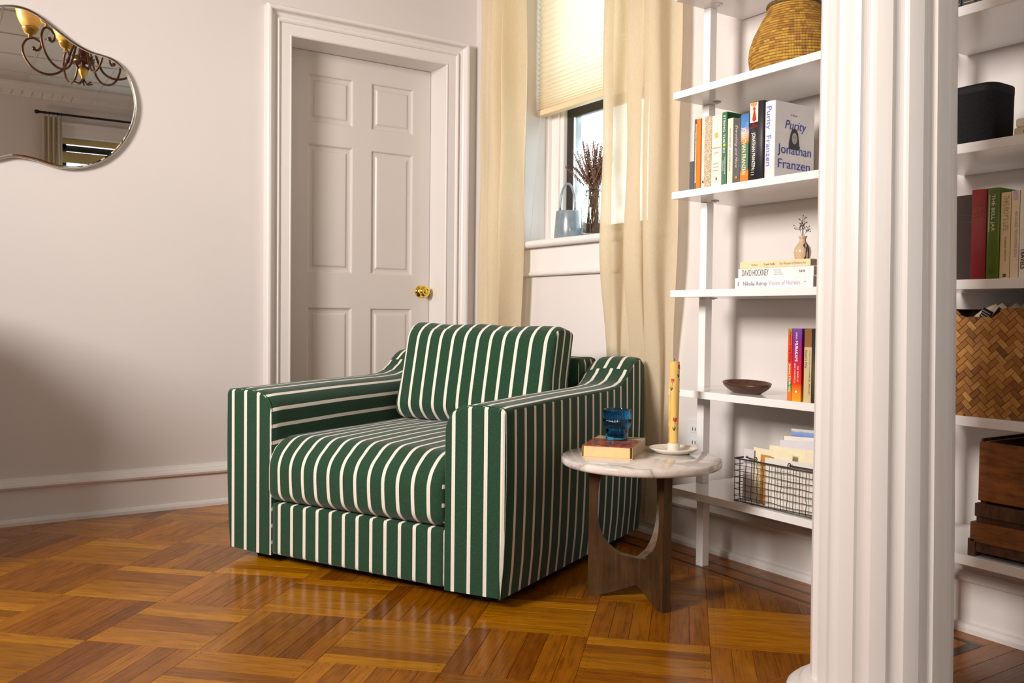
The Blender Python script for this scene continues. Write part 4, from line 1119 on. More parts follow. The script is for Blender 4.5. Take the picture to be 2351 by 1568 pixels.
for k, (sx_, top) in enumerate(((-0.002, 0.058), (0.004, 0.045), (-0.012, 0.030), (0.014, 0.026), (-0.005, 0.05))):
    p0 = Vector((0, 0, -0.03)); p1 = RS*sx_*0.3+Vector((0, 0, top*0.4)); p2 = RS*sx_+Vector((0, 0, top)); b.tube([p0, p1, p2], 0.0005, 5)
    for q in range(9):
        f = r2.uniform(0.25, 1); base_ = p1.lerp(p2, f); tip = base_+RS*r2.uniform(-0.011, 0.011)+Vector((r2.uniform(-.006, .006), r2.uniform(-.006, .006), r2.uniform(0.001, 0.010)))
        b.tube([base_, tip], 0.00035, 4); tips.append(tip)
build('stems', b, M['twig'], sp)
b = MB()
for tp in tips: b.lathe([(0.0002, -0.0022), (0.0011, -0.0008), (0.0012, 0.0008), (0.0002, 0.0022)], 6, tp)
o = build('seed_heads', b, M['twig'], sp); o['kind'] = 'stuff'

# shelf .591: bowl and three books
bo = thing('wooden_bowl', 'shallow dark oval wooden bowl on the shelf behind the candle', 'bowl', (2.085, 1.872, 0.591), 0)
b = MB(); b.lathe([(0.001, 0.001), (0.045, 0.0), (0.052, 0.002), (0.070, 0.012), (0.082, 0.022), (0.086, 0.031), (0.084, 0.0325), (0.081, 0.030), (0.070, 0.016), (0.050, 0.008), (0.001, 0.006)], 56, sx=0.70, sy=1.18)
o = build('body', b, M['bowl_wood'], bo); o.rotation_euler = (R(1.0), R(-2.5), R(-18))
Z5 = 0.591
dk_ = gradient('deacon_print', [(0.0, (0.80, 0.16, 0.02, 1)), (0.12, (0.75, 0.22, 0.02, 1)), (0.16, (0.16, 0.32, 0.03, 1)), (0.24, (0.08, 0.20, 0.03, 1)), (0.30, (0.82, 0.20, 0.01, 1)), (0.6, (0.78, 0.03, 0.005, 1)), (0.88, (0.78, 0.10, 0.01, 1)), (1.0, (0.30, 0.26, 0.03, 1))], 2, 0, 0.2, 0.06)
u = upright('slim red and orange paperback left of the purple one', 1.6505, 1.636, Z5, 0.1995, dk_, 2.0, 0.13)
spine_text(u, 'Deacon King Kong', 0.192, 0.0055, 0.085, blackm, -0.002, shear=0.2); spine_text(u, 'James McBride', 0.103, 0.0065, 0.078, tw_, -0.002, weight=0.01)
mu_ = gradient('sunset_print', [(0.0, (0.90, 0.36, 0.02, 1)), (0.10, (0.85, 0.28, 0.01, 1)), (0.25, (0.76, 0.03, 0.006, 1)), (0.45, (0.62, 0.01, 0.02, 1)), (0.68, (0.36, 0.01, 0.14, 1)), (0.85, (0.20, 0.02, 0.25, 1)), (1.0, (0.17, 0.06, 0.33, 1))], 2, 0, 0.2)
u = upright('purple to orange gradient paperback in the small shelf row', 1.6352, 1.6035, Z5, 0.200, mu_, 2.0, 0.13, spine=None)
spine_text(u, 'HARUKI', 0.190, 0.0055, 0.020, tw_, 0.001); spine_text(u, 'MURAKAMI', 0.166, 0.0095, 0.056, tw_, 0.001, weight=0.015)
spine_text(u, 'THE WIND-UP', 0.098, 0.005, 0.044, tw_, -0.005); spine_text(u, 'BIRD CHRONICLE', 0.104, 0.005, 0.054, tw_, 0.005)
b = MB(); b.lathe([(0.001, 0), (0.0032, 0), (0.0032, 0.0006), (0.001, 0.0006)], 16); e = build('emblem', b, tw_, u); e.matrix_local = Matrix.Translation((-0.0008, 0, 0.026)) @ Matrix.Rotation(R(-90), 4, 'Y')
sw_ = gradient('swann_print', [(0.0, (0.62, 0.50, 0.26, 1)), (0.745, (0.62, 0.49, 0.27, 1)), (0.755, (0.27, 0.12, 0.035, 1)), (1.0, (0.24, 0.10, 0.03, 1))], 2, 0, 0.2)
u = upright('yellowed paperback with brown top band on its spine', 1.5975, 1.5725, Z5, 0.199, sw_, 2.003, 0.13)
spine_text(u, "Swann's Way", 0.142, 0.0065, 0.050, tb_, 0.005); spine_text(u, 'MARCEL PROUST', 0.085, 0.0035, 0.065, tb_, -0.007); spine_text(u, 'In Search of Lost Time', 0.142, 0.003, 0.055, colm(90, 80, 60), -0.007)
u = upright('dark olive book half hidden behind the column edge', 1.571, 1.552, Z5, 0.1995, gradient('olive_print', [(0.0, (0.02, 0.015, 0.01, 1)), (0.4, (0.10, 0.08, 0.03, 1)), (0.75, (0.03, 0.025, 0.03, 1)), (1, (0.015, 0.01, 0.02, 1))], 2, 0, 0.2, 0.2), 2.003, 0.13)

# coiled straw basket on the 1.530 shelf
cbk = thing('coiled_basket', 'golden coiled straw basket with a narrow dark rim on the top shelf', 'basket', (2.135, 1.765, 1.530))
def coil_prof(z):
    pts = [(0.0, 0.108), (0.02, 0.121), (0.05, 0.126), (0.08, 0.123), (0.11, 0.113), (0.14, 0.099), (0.17, 0.083), (0.195, 0.072), (0.21, 0.070)]
    for (a, ra), (b_, rb) in zip(pts, pts[1:]):
        if a <= z <= b_: return ra+(rb-ra)*(z-a)/(b_-a)
    return pts[-1][1]
nc = 24; prof = []; zz = 0.0; cp = 0.0082
b = MB(); n = 72; rings = []; ucoord = []
for c_ in range(nc):
    for k in range(5):
        t_ = k/5; z = (c_+t_)*cp; rad = coil_prof(z)+0.0022*math.sin(math.pi*t_)**0.7; rings.append((rad, z)); ucoord.append(c_+t_+0.001)
rings.append((coil_prof(nc*cp), nc*cp)); ucoord.append(nc)
P = [[(r_*math.cos(2*math.pi*i/n), r_*math.sin(2*math.pi*i/n), z+0.004*i/n) for i in range(n+1)] for r_, z in rings]
U = [[(i/n, uc) for i in range(n+1)] for uc in ucoord]
b.grid(P, 0, True, U); build('body', b, M['straw'], cbk)
b = MB(); b.tube([(0.072*math.cos(2*math.pi*i/40), 0.072*math.sin(2*math.pi*i/40), 0.202) for i in range(40)], 0.0075, 8, closed=True); build('rim', b, M['straw_dark'], cbk)
b = MB(); b.lathe([(0.001, 0.001), (0.1, 0.001), (0.1, 0.004), (0.001, 0.004)], 40); build('bottom', b, M['straw_dark'], cbk)

# wall socket
ou = thing('wall_socket', 'white socket plate on the wall behind the shelf post', 'socket', (XW, 2.305, 0.395))
boxo('plate', (-0.006, 0, -0.037, 0.037, -0.058, 0.058), M['white_plastic'], ou, 0.002)
for dz in (-0.024, 0.024):
    b = MB(); b.box(-0.0075, -0.005, -0.016, 0.016, dz-0.014, dz+0.014); s_ = build('outlet', b, M['white_plastic'], ou, 0.002)
    b = MB(); b.box(-0.008, -0.007, -0.008, -0.005, dz-0.006, dz+0.006); b.box(-0.008, -0.007, 0.005, 0.008, dz-0.006, dz+0.006); build('slots', b, M['black'], s_)

# ------------------------------------------------------------------ wire basket with mail (shelf .275)
wb = thing('wire_basket', 'grey wire mesh basket of letters on the lowest left shelf', 'basket', (2.005, 1.497, 0.275))
WL, WDp, WH = 0.345, 0.155, 0.128    # along Y, along X, height
def wtube(pts, r=0.0011, nm='wire'):
    b = MB(); b.tube(pts, r, 6); return build(nm, b, M['wire'], wb)
rj = random.Random(5); jit = lambda a=0.0015: rj.uniform(-a, a)
ny_ = 17; nz_ = 7; nx_ = 7
for i in range(ny_):
    y = WL*i/(ny_-1)
    pts = [(jit()+(0.004 if k < 1 else 0), y+jit(), WH*k/8+0.002) for k in range(9)]
    wtube(pts); wtube([(WDp+jit(), y+jit(), WH*k/8+0.002) for k in range(9)]) if i % 2 == 0 else None
for k in range(1, nz_):
    z = WH*k/nz_
    wtube([(jit(), WL*i/10, z+jit()) for i in range(11)]); wtube([(WDp*i/5, WL+jit(), z+jit()) for i in range(6)]); wtube([(WDp+jit(), WL*i/6, z+jit()) for i in range(7)])
for i in range(1, nx_): wtube([(WDp*i/nx_+jit(), WL+jit(), WH*k/6+0.002) for k in range(7)])
for z, r_ in ((WH, 0.0024), (0.003, 0.0018)):
    b = MB(); b.tube([(0, 0, z), (WDp, 0, z), (WDp, WL, z), (0, WL, z)], r_, 8, closed=True); build('rim' if z > 0.1 else 'base_ring', b, M['wire'], wb)
for i in range(6): wtube([(WDp*i/5, 0, 0.003), (WDp*i/5, WL, 0.003)])
for yh in (0.145, 0.265):
    b = MB(); b.tube([(0.0+0.006*math.cos(a), yh, WH+0.006+0.007*math.sin(a)) for a in [2*math.pi*q/14*1.8 for q in range(15)]], 0.0016, 6); build('handle_loop', b, M['wire'], wb)
b = MB(); b.tube([(0.0, 0.145, WH+0.006), (0.003, 0.06, WH+0.006), (0.01, 0.0, WH+0.006)], 0.0022, 6); build('handle', b, M['wire'], wb)
b = MB(); b.tube([(0.0, 0.265, WH+0.006), (0.01, 0.31, WH+0.006), (0.06, WL+0.002, WH+0.006), (0.1, WL+0.002, WH+0.010)], 0.0022, 6); build('handle', b, M['wire'], wb)
def paper(label, x, yl, yr, z0, h, mat, tilt=0.0, roll=0.0, cat='letter', name='letter', th_=0.0012):
    root = thing(name, label, cat, (x, (yl+yr)/2-0.036, z0), 0, 'mail standing in the wire basket'); root.rotation_euler = (roll, tilt, 0)
    Wp = abs(yl-yr); b = MB(); b.box(-th_/2, th_/2, -Wp/2, Wp/2, 0, h); build('sheet', b, mat, root, 0.0003, 1); return root
Zm = 0.281
pw = colm(232, 226, 216); pc_ = colm(238, 228, 196); kraft = colm(196, 140, 70)
u = paper('lilac-white card at the left end of the wire basket', 2.030, 1.868, 1.830, Zm, 0.150, colm(214, 208, 210), 0.03)
u = paper('pale yellow card with small yellow flowers in the basket', 2.035, 1.842, 1.700, Zm, 0.156, pc_, 0.05, 0.02)
b = MB()
for k in range(16): b.lathe([(0.0005, 0), (0.0022, 0.0003), (0.0005, 0.0006)], 6, (0, 0, 0)) if False else None
for k in range(14):
    y_, z_ = 0.046+rj.uniform(-0.006, 0.006), 0.035+k*0.0042; flat([(-0.0012, y_+0.0016*math.cos(a), z_+0.0016*math.sin(a)) for a in (0, 1.25, 2.5, 3.75, 5)], colm(215, 190, 40), u, 'flower')
u = paper('tan kraft envelope standing upright in the front of the basket', 2.026, 1.800, 1.762, Zm, 0.142, kraft, 0.02)
u = paper('white printed letter with ink sketches along its foot in the basket', 2.018, 1.771, 1.590, Zm, 0.140, pw, 0.0, -0.03)
for r_i in range(7): text('dear friends and family we write with', (0, -1, 0), (0, 0, 1), (-0.0008, 0.05, 0.115-0.009*r_i), 0.002, colm(150, 145, 145), u, width=0.085)
for k in range(22):
    y_ = 0.05-0.006*k+rj.uniform(-.003, .003); z_ = 0.042+rj.uniform(-0.010, 0.008)
    flat([(-0.0011, y_+0.0018*math.cos(a), z_+0.0011*math.sin(a)) for a in (0.3, 1.5, 2.9, 4.4)], tb_ if k % 5 else colm(215, 190, 40), u, 'ink_mark')
u = paper('cream envelope lying across the back of the basket', 2.060, 1.80, 1.60, Zm, 0.168, colm(240, 230, 196), 0.06, -0.02)
u = paper('white folded note with torn corner rising from the basket', 2.078, 1.765, 1.640, Zm, 0.188, colm(222, 218, 226), 0.05, -0.08)
u = paper('second kraft envelope behind the white notes', 2.105, 1.785, 1.610, Zm, 0.196, kraft, 0.05, -0.03)
u = paper('white printed card in front of the rear kraft envelope', 2.096, 1.770, 1.620, Zm, 0.198, colm(236, 232, 222), 0.05, -0.06)
text('Something For The Holiday', (0, -1, 0), (0, 0, 1), (-0.0008, 0.03, 0.178), 0.004, tb_, u, width=0.075)
u = paper('blue and green postcard tallest at the back of the basket', 2.130, 1.775, 1.600, Zm, 0.216, gradient('postcard_print', [(0.0, (0.2, 0.25, 0.05, 1)), (0.82, (0.24, 0.30, 0.08, 1)), (0.88, (0.16, 0.26, 0.62, 1)), (0.96, (0.30, 0.42, 0.75, 1)), (0.97, (0.7, 0.66, 0.6, 1)), (1, (0.7, 0.66, 0.6, 1))], 2, 0, 0.216, 0.05), 0.05, -0.04)
u = paper('cream card with magenta lettering at the right of the basket', 2.050, 1.660, 1.560, Zm, 0.165, colm(240, 226, 200), 0.03, -0.03)
text('PRESENT', (0, -1, 0), (0, 0, 1), (-0.0008, 0.02, 0.150), 0.006, colm(200, 60, 130), u, width=0.05)
u = paper('brown cardboard folder at the right end of the basket', 2.022, 1.592, 1.560, Zm, 0.122, colm(150, 105, 45), 0.0, 0, 'folder', 'folder', 0.004)

sb_ = thing('shade_cabinet', 'dark wooden cabinet added out of view to shade the lower left wall', 'shade_cabinet', (-0.58, 3.28, 0))  # unseen furniture added to darken the lower left wall and floor
boxo('body', (-0.50, 0.50, -0.22, 0.22, 0.10, 0.90), M['walnut'], sb_, 0.004)
boxo('top', (-0.52, 0.52, -0.24, 0.23, 0.90, 0.93), M['walnut'], sb_, 0.004)
for x_ in (-0.335, 0.0, 0.335):
    d_ = boxo('door', (x_-0.155, x_+0.155, -0.235, -0.22, 0.14, 0.86), M['walnut'], sb_, 0.003)
    b = MB(); b.lathe([(0.001, 0), (0.012, 0.004), (0.012, 0.012), (0.001, 0.016)], 16); k_ = build('knob', b, M['brass'], d_); k_.matrix_local = Matrix.Translation((x_+0.12, -0.235, 0.55)) @ Matrix.Rotation(R(90), 4, 'X')
for x_ in (-0.45, 0.45):
    for y_ in (-0.18, 0.18): boxo('leg', (x_-0.02, x_+0.02, y_-0.02, y_+0.02, 0, 0.10), M['walnut'], sb_, 0.002)

# ------------------------------------------------------------------ items on the table
bk = thing('thick_paperback', 'worn thick paperback with yellowed pages under the blue glass', 'book', (1.5775, 2.0305, TZ))
dv = Vector((1.671-1.578, 1.916-2.031, 0)).normalized(); back = Vector((-dv.y, dv.x, 0)); 
if back.x < 0: back = -back
mt = Matrix.Identity(4)
for i in range(3): mt[i][0] = dv[i]; mt[i][1] = back[i]
mt[0][3], mt[1][3], mt[2][3] = 1.5785, 2.030, TZ
bk.matrix_world = mt     # local x along the front edge, y away from us
BW, BD, BH = 0.147, 0.222, 0.035
b = MB(); N_ = 14; P = []
rows = []
for j in range(5):
    z = 0.0025+(BH-0.005)*j/4
    rows.append([(0.003+(BW-0.010)*i/N_+(0.003*math.sin(math.pi*j/4) if i == N_ else 0), 0.003-0.0015*math.sin(math.pi*j/4), z) for i in range(N_+1)])
b.box(0.004, BW-0.008, 0.003, BD-0.003, 0.0015, BH-0.0018)
build('page_block', b, M['pages_yellow'], bk, 0.001)
def cov():
    t = NT('painted_cover'); v = t.obj(); s = t.node('ShaderNodeSeparateXYZ', {0: v})
    n = t.noise(t.mapping(v, (34, 44, 1)), 1.0, 5, 0.8)
    c = t.ramp(n, [(0.36, (0.03, 0.09, 0.22, 1)), (0.44, (0.02, 0.04, 0.03, 1)), (0.49, (0.40, 0.03, 0.02, 1)), (0.54, (0.50, 0.03, 0.03, 1)), (0.57, (0.70, 0.34, 0.03, 1)), (0.61, (0.04, 0.05, 0.05, 1)), (0.68, (0.05, 0.12, 0.26, 1))])
    band = t.math('GREATER_THAN', s.outputs[1], 0.155)
    t.p(Base_Color=t.mix(band, c, (0.62, 0.50, 0.31, 1)), Roughness=0.3, Coat_Weight=0.3); return t.m
P = [[(BW*i/12, BD*j/10, BH+0.0008+0.0015*math.sin(2.2*i)*(1 if i in (0, 12) else 0)+(0.004*max(0, (i-9)/3)*max(0, 1-j/10)*0)) for j in range(11)] for i in range(13)]
b = MB(); b.box(0, BW, 0, BD, BH-0.0018, BH); cv = build('cover', b, [cov()], bk, 0.0006)
b = MB(); b.box(0, BW, 0, BD, 0.0, 0.0015); lab(build('back_cover', b, M['pages_yellow'], bk, 0.0004), 'worn yellow back cover')
b = MB(); b.box(BW-0.002, BW, 0.0, BD, 0.0015, BH-0.0018); build('spine', b, colm(190, 165, 115), bk, 0.0008)
b = MB(); b.box(0.0, 0.0012, 0.0, BD, 0.0015, BH-0.0018); build('edge', b, colm(205, 165, 95), bk)
text('THE LIVES', (1, 0, 0), (0, 1, 0), (0.02, 0.178, BH), 0.018, colm(70, 45, 35), bk, width=0.10)

gl = thing('ribbed_glass', 'blue ribbed stepped glass standing on the thick paperback', 'glass', (1.742, 2.070, TZ+BH+0.0006))
def ribbed(prof, n, ribs, amp, zlim):
    b = MB(); P = []
    for r_, z, inner in prof:
        P.append([((r_+(amp*math.cos(ribs*2*math.pi*i/n) if (not inner and z > zlim) else 0))*math.cos(2*math.pi*i/n), (r_+(amp*math.cos(ribs*2*math.pi*i/n) if (not inner and z > zlim) else 0))*math.sin(2*math.pi*i/n), z) for i in range(n+1)])
    b.grid(P, 0, True); return b
pr = [(0.001, 0.0, 0), (0.031, 0.0, 0), (0.0335, 0.0015, 0)]
for k in range(8): pr += [(0.0335, 0.003+k*0.0038, 0), (0.0345, 0.005+k*0.0038, 0)]
pr += [(0.0340, 0.033, 0), (0.0365, 0.036, 0), (0.0410, 0.041, 0), (0.0420, 0.045, 0), (0.0420, 0.062, 0), (0.0415, 0.0625, 0), (0.0415, 0.0635, 0), (0.0420, 0.064, 0), (0.0420, 0.089, 0), (0.0415, 0.0905, 1), (0.0405, 0.0910, 1), (0.0392, 0.0903, 1), (0.0388, 0.088, 1),
       (0.0388, 0.045, 1), (0.036, 0.040, 1), (0.0310, 0.034, 1), (0.0305, 0.012, 1), (0.028, 0.009, 1), (0.001, 0.008, 1)]
b = ribbed(pr, 216, 54, 0.0007, 0.0425)
import bmesh
me = b.mesh('bowl', [M['blue_glass']]); bm = bmesh.new(); bm.from_mesh(me); bmesh.ops.remove_doubles(bm, verts=bm.verts, dist=1e-6); bmesh.ops.recalc_face_normals(bm, faces=bm.faces); bm.to_mesh(me); bm.free()
link('bowl', me, gl)

hd = thing('candle_dish', 'cream ceramic dish candle holder speckled with painted flowers', 'candle holder', (1.872, 1.962, TZ))
b = MB(); b.lathe([(0.001, 0.001), (0.048, 0.0), (0.054, 0.002), (0.066, 0.008), (0.0725, 0.0135), (0.0728, 0.0155), (0.070, 0.0155), (0.062, 0.010), (0.050, 0.006), (0.001, 0.005)], 64)
build('dish', b, M['cream_ceramic'], hd)
b = MB(); b.lathe([(0.019, 0.004), (0.0185, 0.012), (0.0185, 0.025), (0.0175, 0.0285), (0.0155, 0.029), (0.0148, 0.026), (0.0148, 0.014), (0.001, 0.013)], 40); build('socket', b, M['cream_ceramic'], hd)
rq = random.Random(8)
for k in range(34):
    a = rq.uniform(0, 6.28); r_ = rq.uniform(0.026, 0.056); s_ = rq.choice((0.0012, 0.0016, 0.0028))
    zz_ = 0.0066 if r_ < 0.05 else 0.0066+(r_-0.05)*0.36
    m_ = rq.choice((M['dark_dot'], M['dark_dot'], M['leaf'], colm(110, 130, 150)))
    flat([(r_*math.cos(a)+s_*math.cos(q)*1.3, r_*math.sin(a)+s_*math.sin(q), zz_+0.0006) for q in (0, 1.05, 2.1, 3.14, 4.2, 5.2)], m_, hd, 'painted_dot')
cn = thing('taper_candle', 'tall yellow candle painted with red tulips in the ceramic dish', 'candle', (1.872, 1.962, TZ+0.0132))
b = MB(); P = []; rc = random.Random(2)
for j in range(30):
    z = 0.258*j/29; row = []
    for i in range(28):
        a = 2*math.pi*i/28; r_ = 0.0142+0.0006*math.sin(3*a+z*20)
        row.append((r_*math.cos(a), r_*math.sin(a), z))
    row.append(row[0]); P.append(row)
b.grid(P, 0, True); top = [(0.0142*math.cos(2*math.pi*i/28)*f, 0.0142*math.sin(2*math.pi*i/28)*f, 0.258+0.003*(1-f)) for f in (1.0,) for i in range(28)]
b.lathe([(0.0145, 0.258), (0.0125, 0.2605), (0.006, 0.2595), (0.0005, 0.259)], 28)
build('wax', b, M['wax'], cn)
# drips down the left side (towards -screen right)
SL = -Vector((0.836, -0.549, 0)); FR = Vector((-0.549, -0.836, 0))
for (off, z0_, z1_, rr_) in ((0.3, 0.02, 0.258, 0.0022), (0.0, 0.06, 0.20, 0.0020), (-0.3, 0.10, 0.15, 0.0024)):
    b = MB(); d_ = (SL*math.cos(off)+FR*math.sin(off)); pts = [d_*(0.0142+0.0007*math.sin(k*1.7))+Vector((0, 0, z0_+(z1_-z0_)*k/14)) for k in range(15)]; b.tube(pts, [rr_*(0.7+0.3*abs(math.sin(k*1.3))) for k in range(15)], 6); build('drip', b, M['wax'], cn)
for z_ in (0.17, 0.205, 0.24):
    b = MB(); d_ = -SL; b.lathe([(0.0003, -0.004), (0.0018, -0.001), (0.0018, 0.002), (0.0003, 0.004)], 8, tuple(d_*0.0142+Vector((0, 0, z_)))); build('drip', b, M['wax'], cn)
b = MB(); b.tube([(0, 0, 0.258), (0, 0.0005, 0.264), tuple(SL*0.002+Vector((0, 0, 0.268)))], 0.0010, 6); lab(build('wick', b, M['black'], cn), 'short black wick')
def onc(ang, z, r_=0.0152):   # point on the candle surface; ang 0 faces the camera, + to screen right
    d_ = FR*math.cos(ang)-SL*math.sin(ang); return tuple(d_*r_+Vector((0, 0, z)))
def tulip(a0, z0_, s_=1.0):
    pet = [(-0.0052, 0.004), (-0.0058, 0.010), (-0.0050, 0.0135), (-0.0020, 0.0118), (0.0, 0.014), (0.0022, 0.0118), (0.0052, 0.0135), (0.0058, 0.009), (0.0045, 0.0035), (0.0018, 0.0004), (-0.0018, 0.0004)]
    flat([onc(a0+x*s_/0.0150, z0_+z*s_) for x, z in pet], M['red'], cn, 'tulip')
    b = MB(); b.tube([onc(a0, z0_, 0.0149), onc(a0-0.08, z0_-0.012*s_, 0.0149), onc(a0-0.18, z0_-0.026*s_, 0.0149)], 0.0005, 5); build('stem', b, M['leaf'], cn)
    for sg in (-1, 1):
        lf = [(0, 0), (sg*0.0020, 0.0012), (sg*0.0045, 0.007), (sg*0.0048, 0.012), (sg*0.0022, 0.0085), (sg*0.0006, 0.004)]
        flat([onc(a0-0.18+x*s_/0.015, z0_-0.026*s_+z*s_) for x, z in lf], M['leaf'], cn, 'leaf')
tulip(0.05, 0.080, 1.0); tulip(-0.62, 0.197, 0.9); tulip(0.85, 0.238, 1.0)

# ------------------------------------------------------------------ window sill objects
vs_ = thing('ceramic_vessel', 'blue-grey glazed ceramic vessel with tall loop handle on the sill', 'vessel', (2.350, 3.145, 1.153))
b = MB(); b.lathe([(0.001, 0.0), (0.060, 0.0), (0.0615, 0.004), (0.0575, 0.06), (0.0535, 0.118), (0.051, 0.124), (0.048, 0.124), (0.046, 0.118), (0.05, 0.02), (0.001, 0.012)], 48, sx=0.72, sy=1.0)
o = build('body', b, M['grey_ceramic'], vs_); o.rotation_euler = (0, 0, R(33))
b = MB(); RS3 = Vector((0.836, -0.549, 0)); b.tube([tuple(RS3*(0.033*math.cos(a)-0.001)+Vector((0, 0, 0.120+0.122*math.sin(a)**0.9))) for a in [math.pi*q/24 for q in range(25)]], 0.0055, 10); build('handle', b, M['grey_ceramic'], vs_)
jr = thing('glass_jar', 'clear glass mason jar on the sill, partly behind the curtain', 'jar', (2.355, 2.968, 1.153))
b = MB(); out_p = [(0.001, 0.0), (0.047, 0.0), (0.052, 0.004), (0.054, 0.012), (0.054, 0.12), (0.050, 0.142), (0.041, 0.158), (0.036, 0.166), (0.036, 0.170), (0.038, 0.172), (0.036, 0.175), (0.038, 0.179), (0.036, 0.183), (0.0375, 0.193)]
in_p = [(0.034, 0.193), (0.034, 0.168), (0.048, 0.140), (0.0515, 0.12), (0.0515, 0.012), (0.048, 0.006), (0.001, 0.005)]
b.lathe(out_p+in_p, 48); build('body', b, M['glass'], jr)
dr = thing('dried_bouquet', 'bunch of dried lavender stems standing in the glass jar', 'bouquet', (2.355, 2.968, 1.160))
rd = random.Random(21); b = MB(); hb = MB()
for k in range(105):
    a = rd.uniform(0, 6.28); r0 = rd.uniform(0, 0.038); base_ = Vector((r0*math.cos(a), r0*math.sin(a), 0.002)); a2 = a+rd.uniform(-1.0, 1.0); nk = Vector((rd.uniform(0, .028)*math.cos(a2), rd.uniform(0, .028)*math.sin(a2), 0.18))
    spread = rd.uniform(-0.075, 0.06) if k > 8 else rd.uniform(-0.10, -0.06)
    dir_ = RS3*spread+Vector((-0.549, -0.836, 0))*rd.uniform(-0.03, 0.05); top_ = nk+dir_+Vector((0, 0, rd.uniform(0.08, 0.215)*(1.0 if abs(spread) < 0.06 else 0.85)))
    b.tube([base_, nk, top_], 0.0009, 5)
    ax_ = (top_-nk)
    for q in range(13):
        f = 0.35+0.65*q/12; p = nk+ax_*f; hb.lathe([(0.0002, -0.0045), (0.0036*(1.15-0.5*f), 0), (0.0002, 0.0045)], 5, (p.x+rd.uniform(-.002, .002), p.y+rd.uniform(-.002, .002), p.z))
o = build('stems', b, M['dried'], dr); o['kind'] = 'stuff'
o = build('flower_heads', hb, M['dried_head'], dr); o['kind'] = 'stuff'
b = MB()
for k in range(90):
    a = rd.uniform(0, 6.28); b.lathe([(0.0002, -0.002), (0.002, 0), (0.0002, 0.002)], 5, tuple(-RS3*rd.uniform(0.012, 0.042)+Vector((rd.uniform(-.01, .01), rd.uniform(-.01, .01), rd.uniform(0.02, 0.10)))))
o = build('pale_filler', b, colm(210, 205, 185), dr); o['kind'] = 'stuff'

# ------------------------------------------------------------------ right shelf unit contents
# dark books on the top visible shelf
for k, (y1_, y0_, c_, h_, lb_) in enumerate(((1.205, 1.175, (30, 28, 32), 0.20, 'black spine leftmost above the speaker'), (1.174, 1.142, (45, 60, 70), 0.21, 'slate blue spine second above the speaker'), (1.141, 1.105, (35, 30, 32), 0.19, 'dark brown-black spine third above the speaker'), (1.104, 1.066, (40, 52, 60), 0.20, 'teal-black spine right above the speaker'))):
    u = upright(lb_, y1_, y0_, ZB[4], h_, colm(*c_), 2.0, 0.15); b = MB(); b.box(-0.0013, -0.0007, -0.011, 0.011, 0.008, 0.010); build('gilt_line', b, colm(200, 150, 70), u)
sk = thing('speaker', 'black rounded fabric-sided speaker on the right shelf', 'speaker', (2.072, 1.160, ZB[3]), R(0))
def sq(r_, n=64, e=4.2, f=1.0): return [((abs(math.cos(a))**(2/e))*math.copysign(1, math.cos(a))*r_*f, (abs(math.sin(a))**(2/e))*math.copysign(1, math.sin(a))*r_*f) for a in [2*math.pi*k/n for k in range(n)]]
def sqloft(rs, zs_, n=64): return [[(x, y, z) for x, y in (lambda l: l+[l[0]])(sq(r_, n))] for r_, z in zip(rs, zs_)]
b = MB(); b.grid(sqloft([0.049, 0.053, 0.0550, 0.0558], [0.0, 0.002, 0.01, 0.116]), 0, True)
t = NT('speaker_grille'); vr = t.node('ShaderNodeTexVoronoi'); vr.inputs['Scale'].default_value = 420; t.l.new(t.obj(), vr.inputs['Vector'])
t.p(Base_Color=t.ramp(vr.outputs['Distance'], [(0.25, (0.002, 0.002, 0.002, 1)), (0.4, (0.012, 0.012, 0.014, 1))]), Roughness=0.7, Specular_IOR_Level=0.15); M['grille'] = t.m
build('grille', b, M['grille'], sk)
b = MB(); b.grid(sqloft([0.0554, 0.0562, 0.0562, 0.0545, 0.050, 0.002], [0.116, 0.1175, 0.134, 0.1365, 0.138, 0.1385]), 0, True); build('top_band', b, M['black'], sk)
u = thing('book', 'cream paperback lying beside the speaker', 'book', (2.02, 1.06, ZB[3]), 0, 'books lying beside the speaker')
b = MB(); b.box(0, 0.14, -0.19, 0.0, 0.0, 0.022); build('page_block', b, M['pages'], u, 0.004); text('CHEKHOV', (0, -1, 0), (0, 0, 1), (-0.0004, -0.022, 0.008), 0.006, tb_, u, width=0.06)
u = thing('book', 'second cream paperback stacked beside the speaker', 'book', (2.02, 1.056, ZB[3]+0.0222), 0, 'books lying beside the speaker')
b = MB(); b.box(0, 0.14, -0.19, 0.0, 0.0, 0.020); build('page_block', b, cream, u, 0.004); text('Collected', (0, -1, 0), (0, 0, 1), (-0.0004, -0.020, 0.006), 0.009, tb_, u, width=0.08)
u = thing('book', 'small brown book on top of the stack beside the speaker', 'book', (2.03, 1.040, ZB[3]+0.0424), 0, 'books lying beside the speaker')
b = MB(); b.box(0, 0.12, -0.17, 0.0, 0.0, 0.019); build('page_block', b, colm(150, 115, 85), u, 0.002); text('X', (0, -1, 0), (0, 0, 1), (-0.0004, -0.010, 0.006), 0.008, tw_, u, width=0.01)

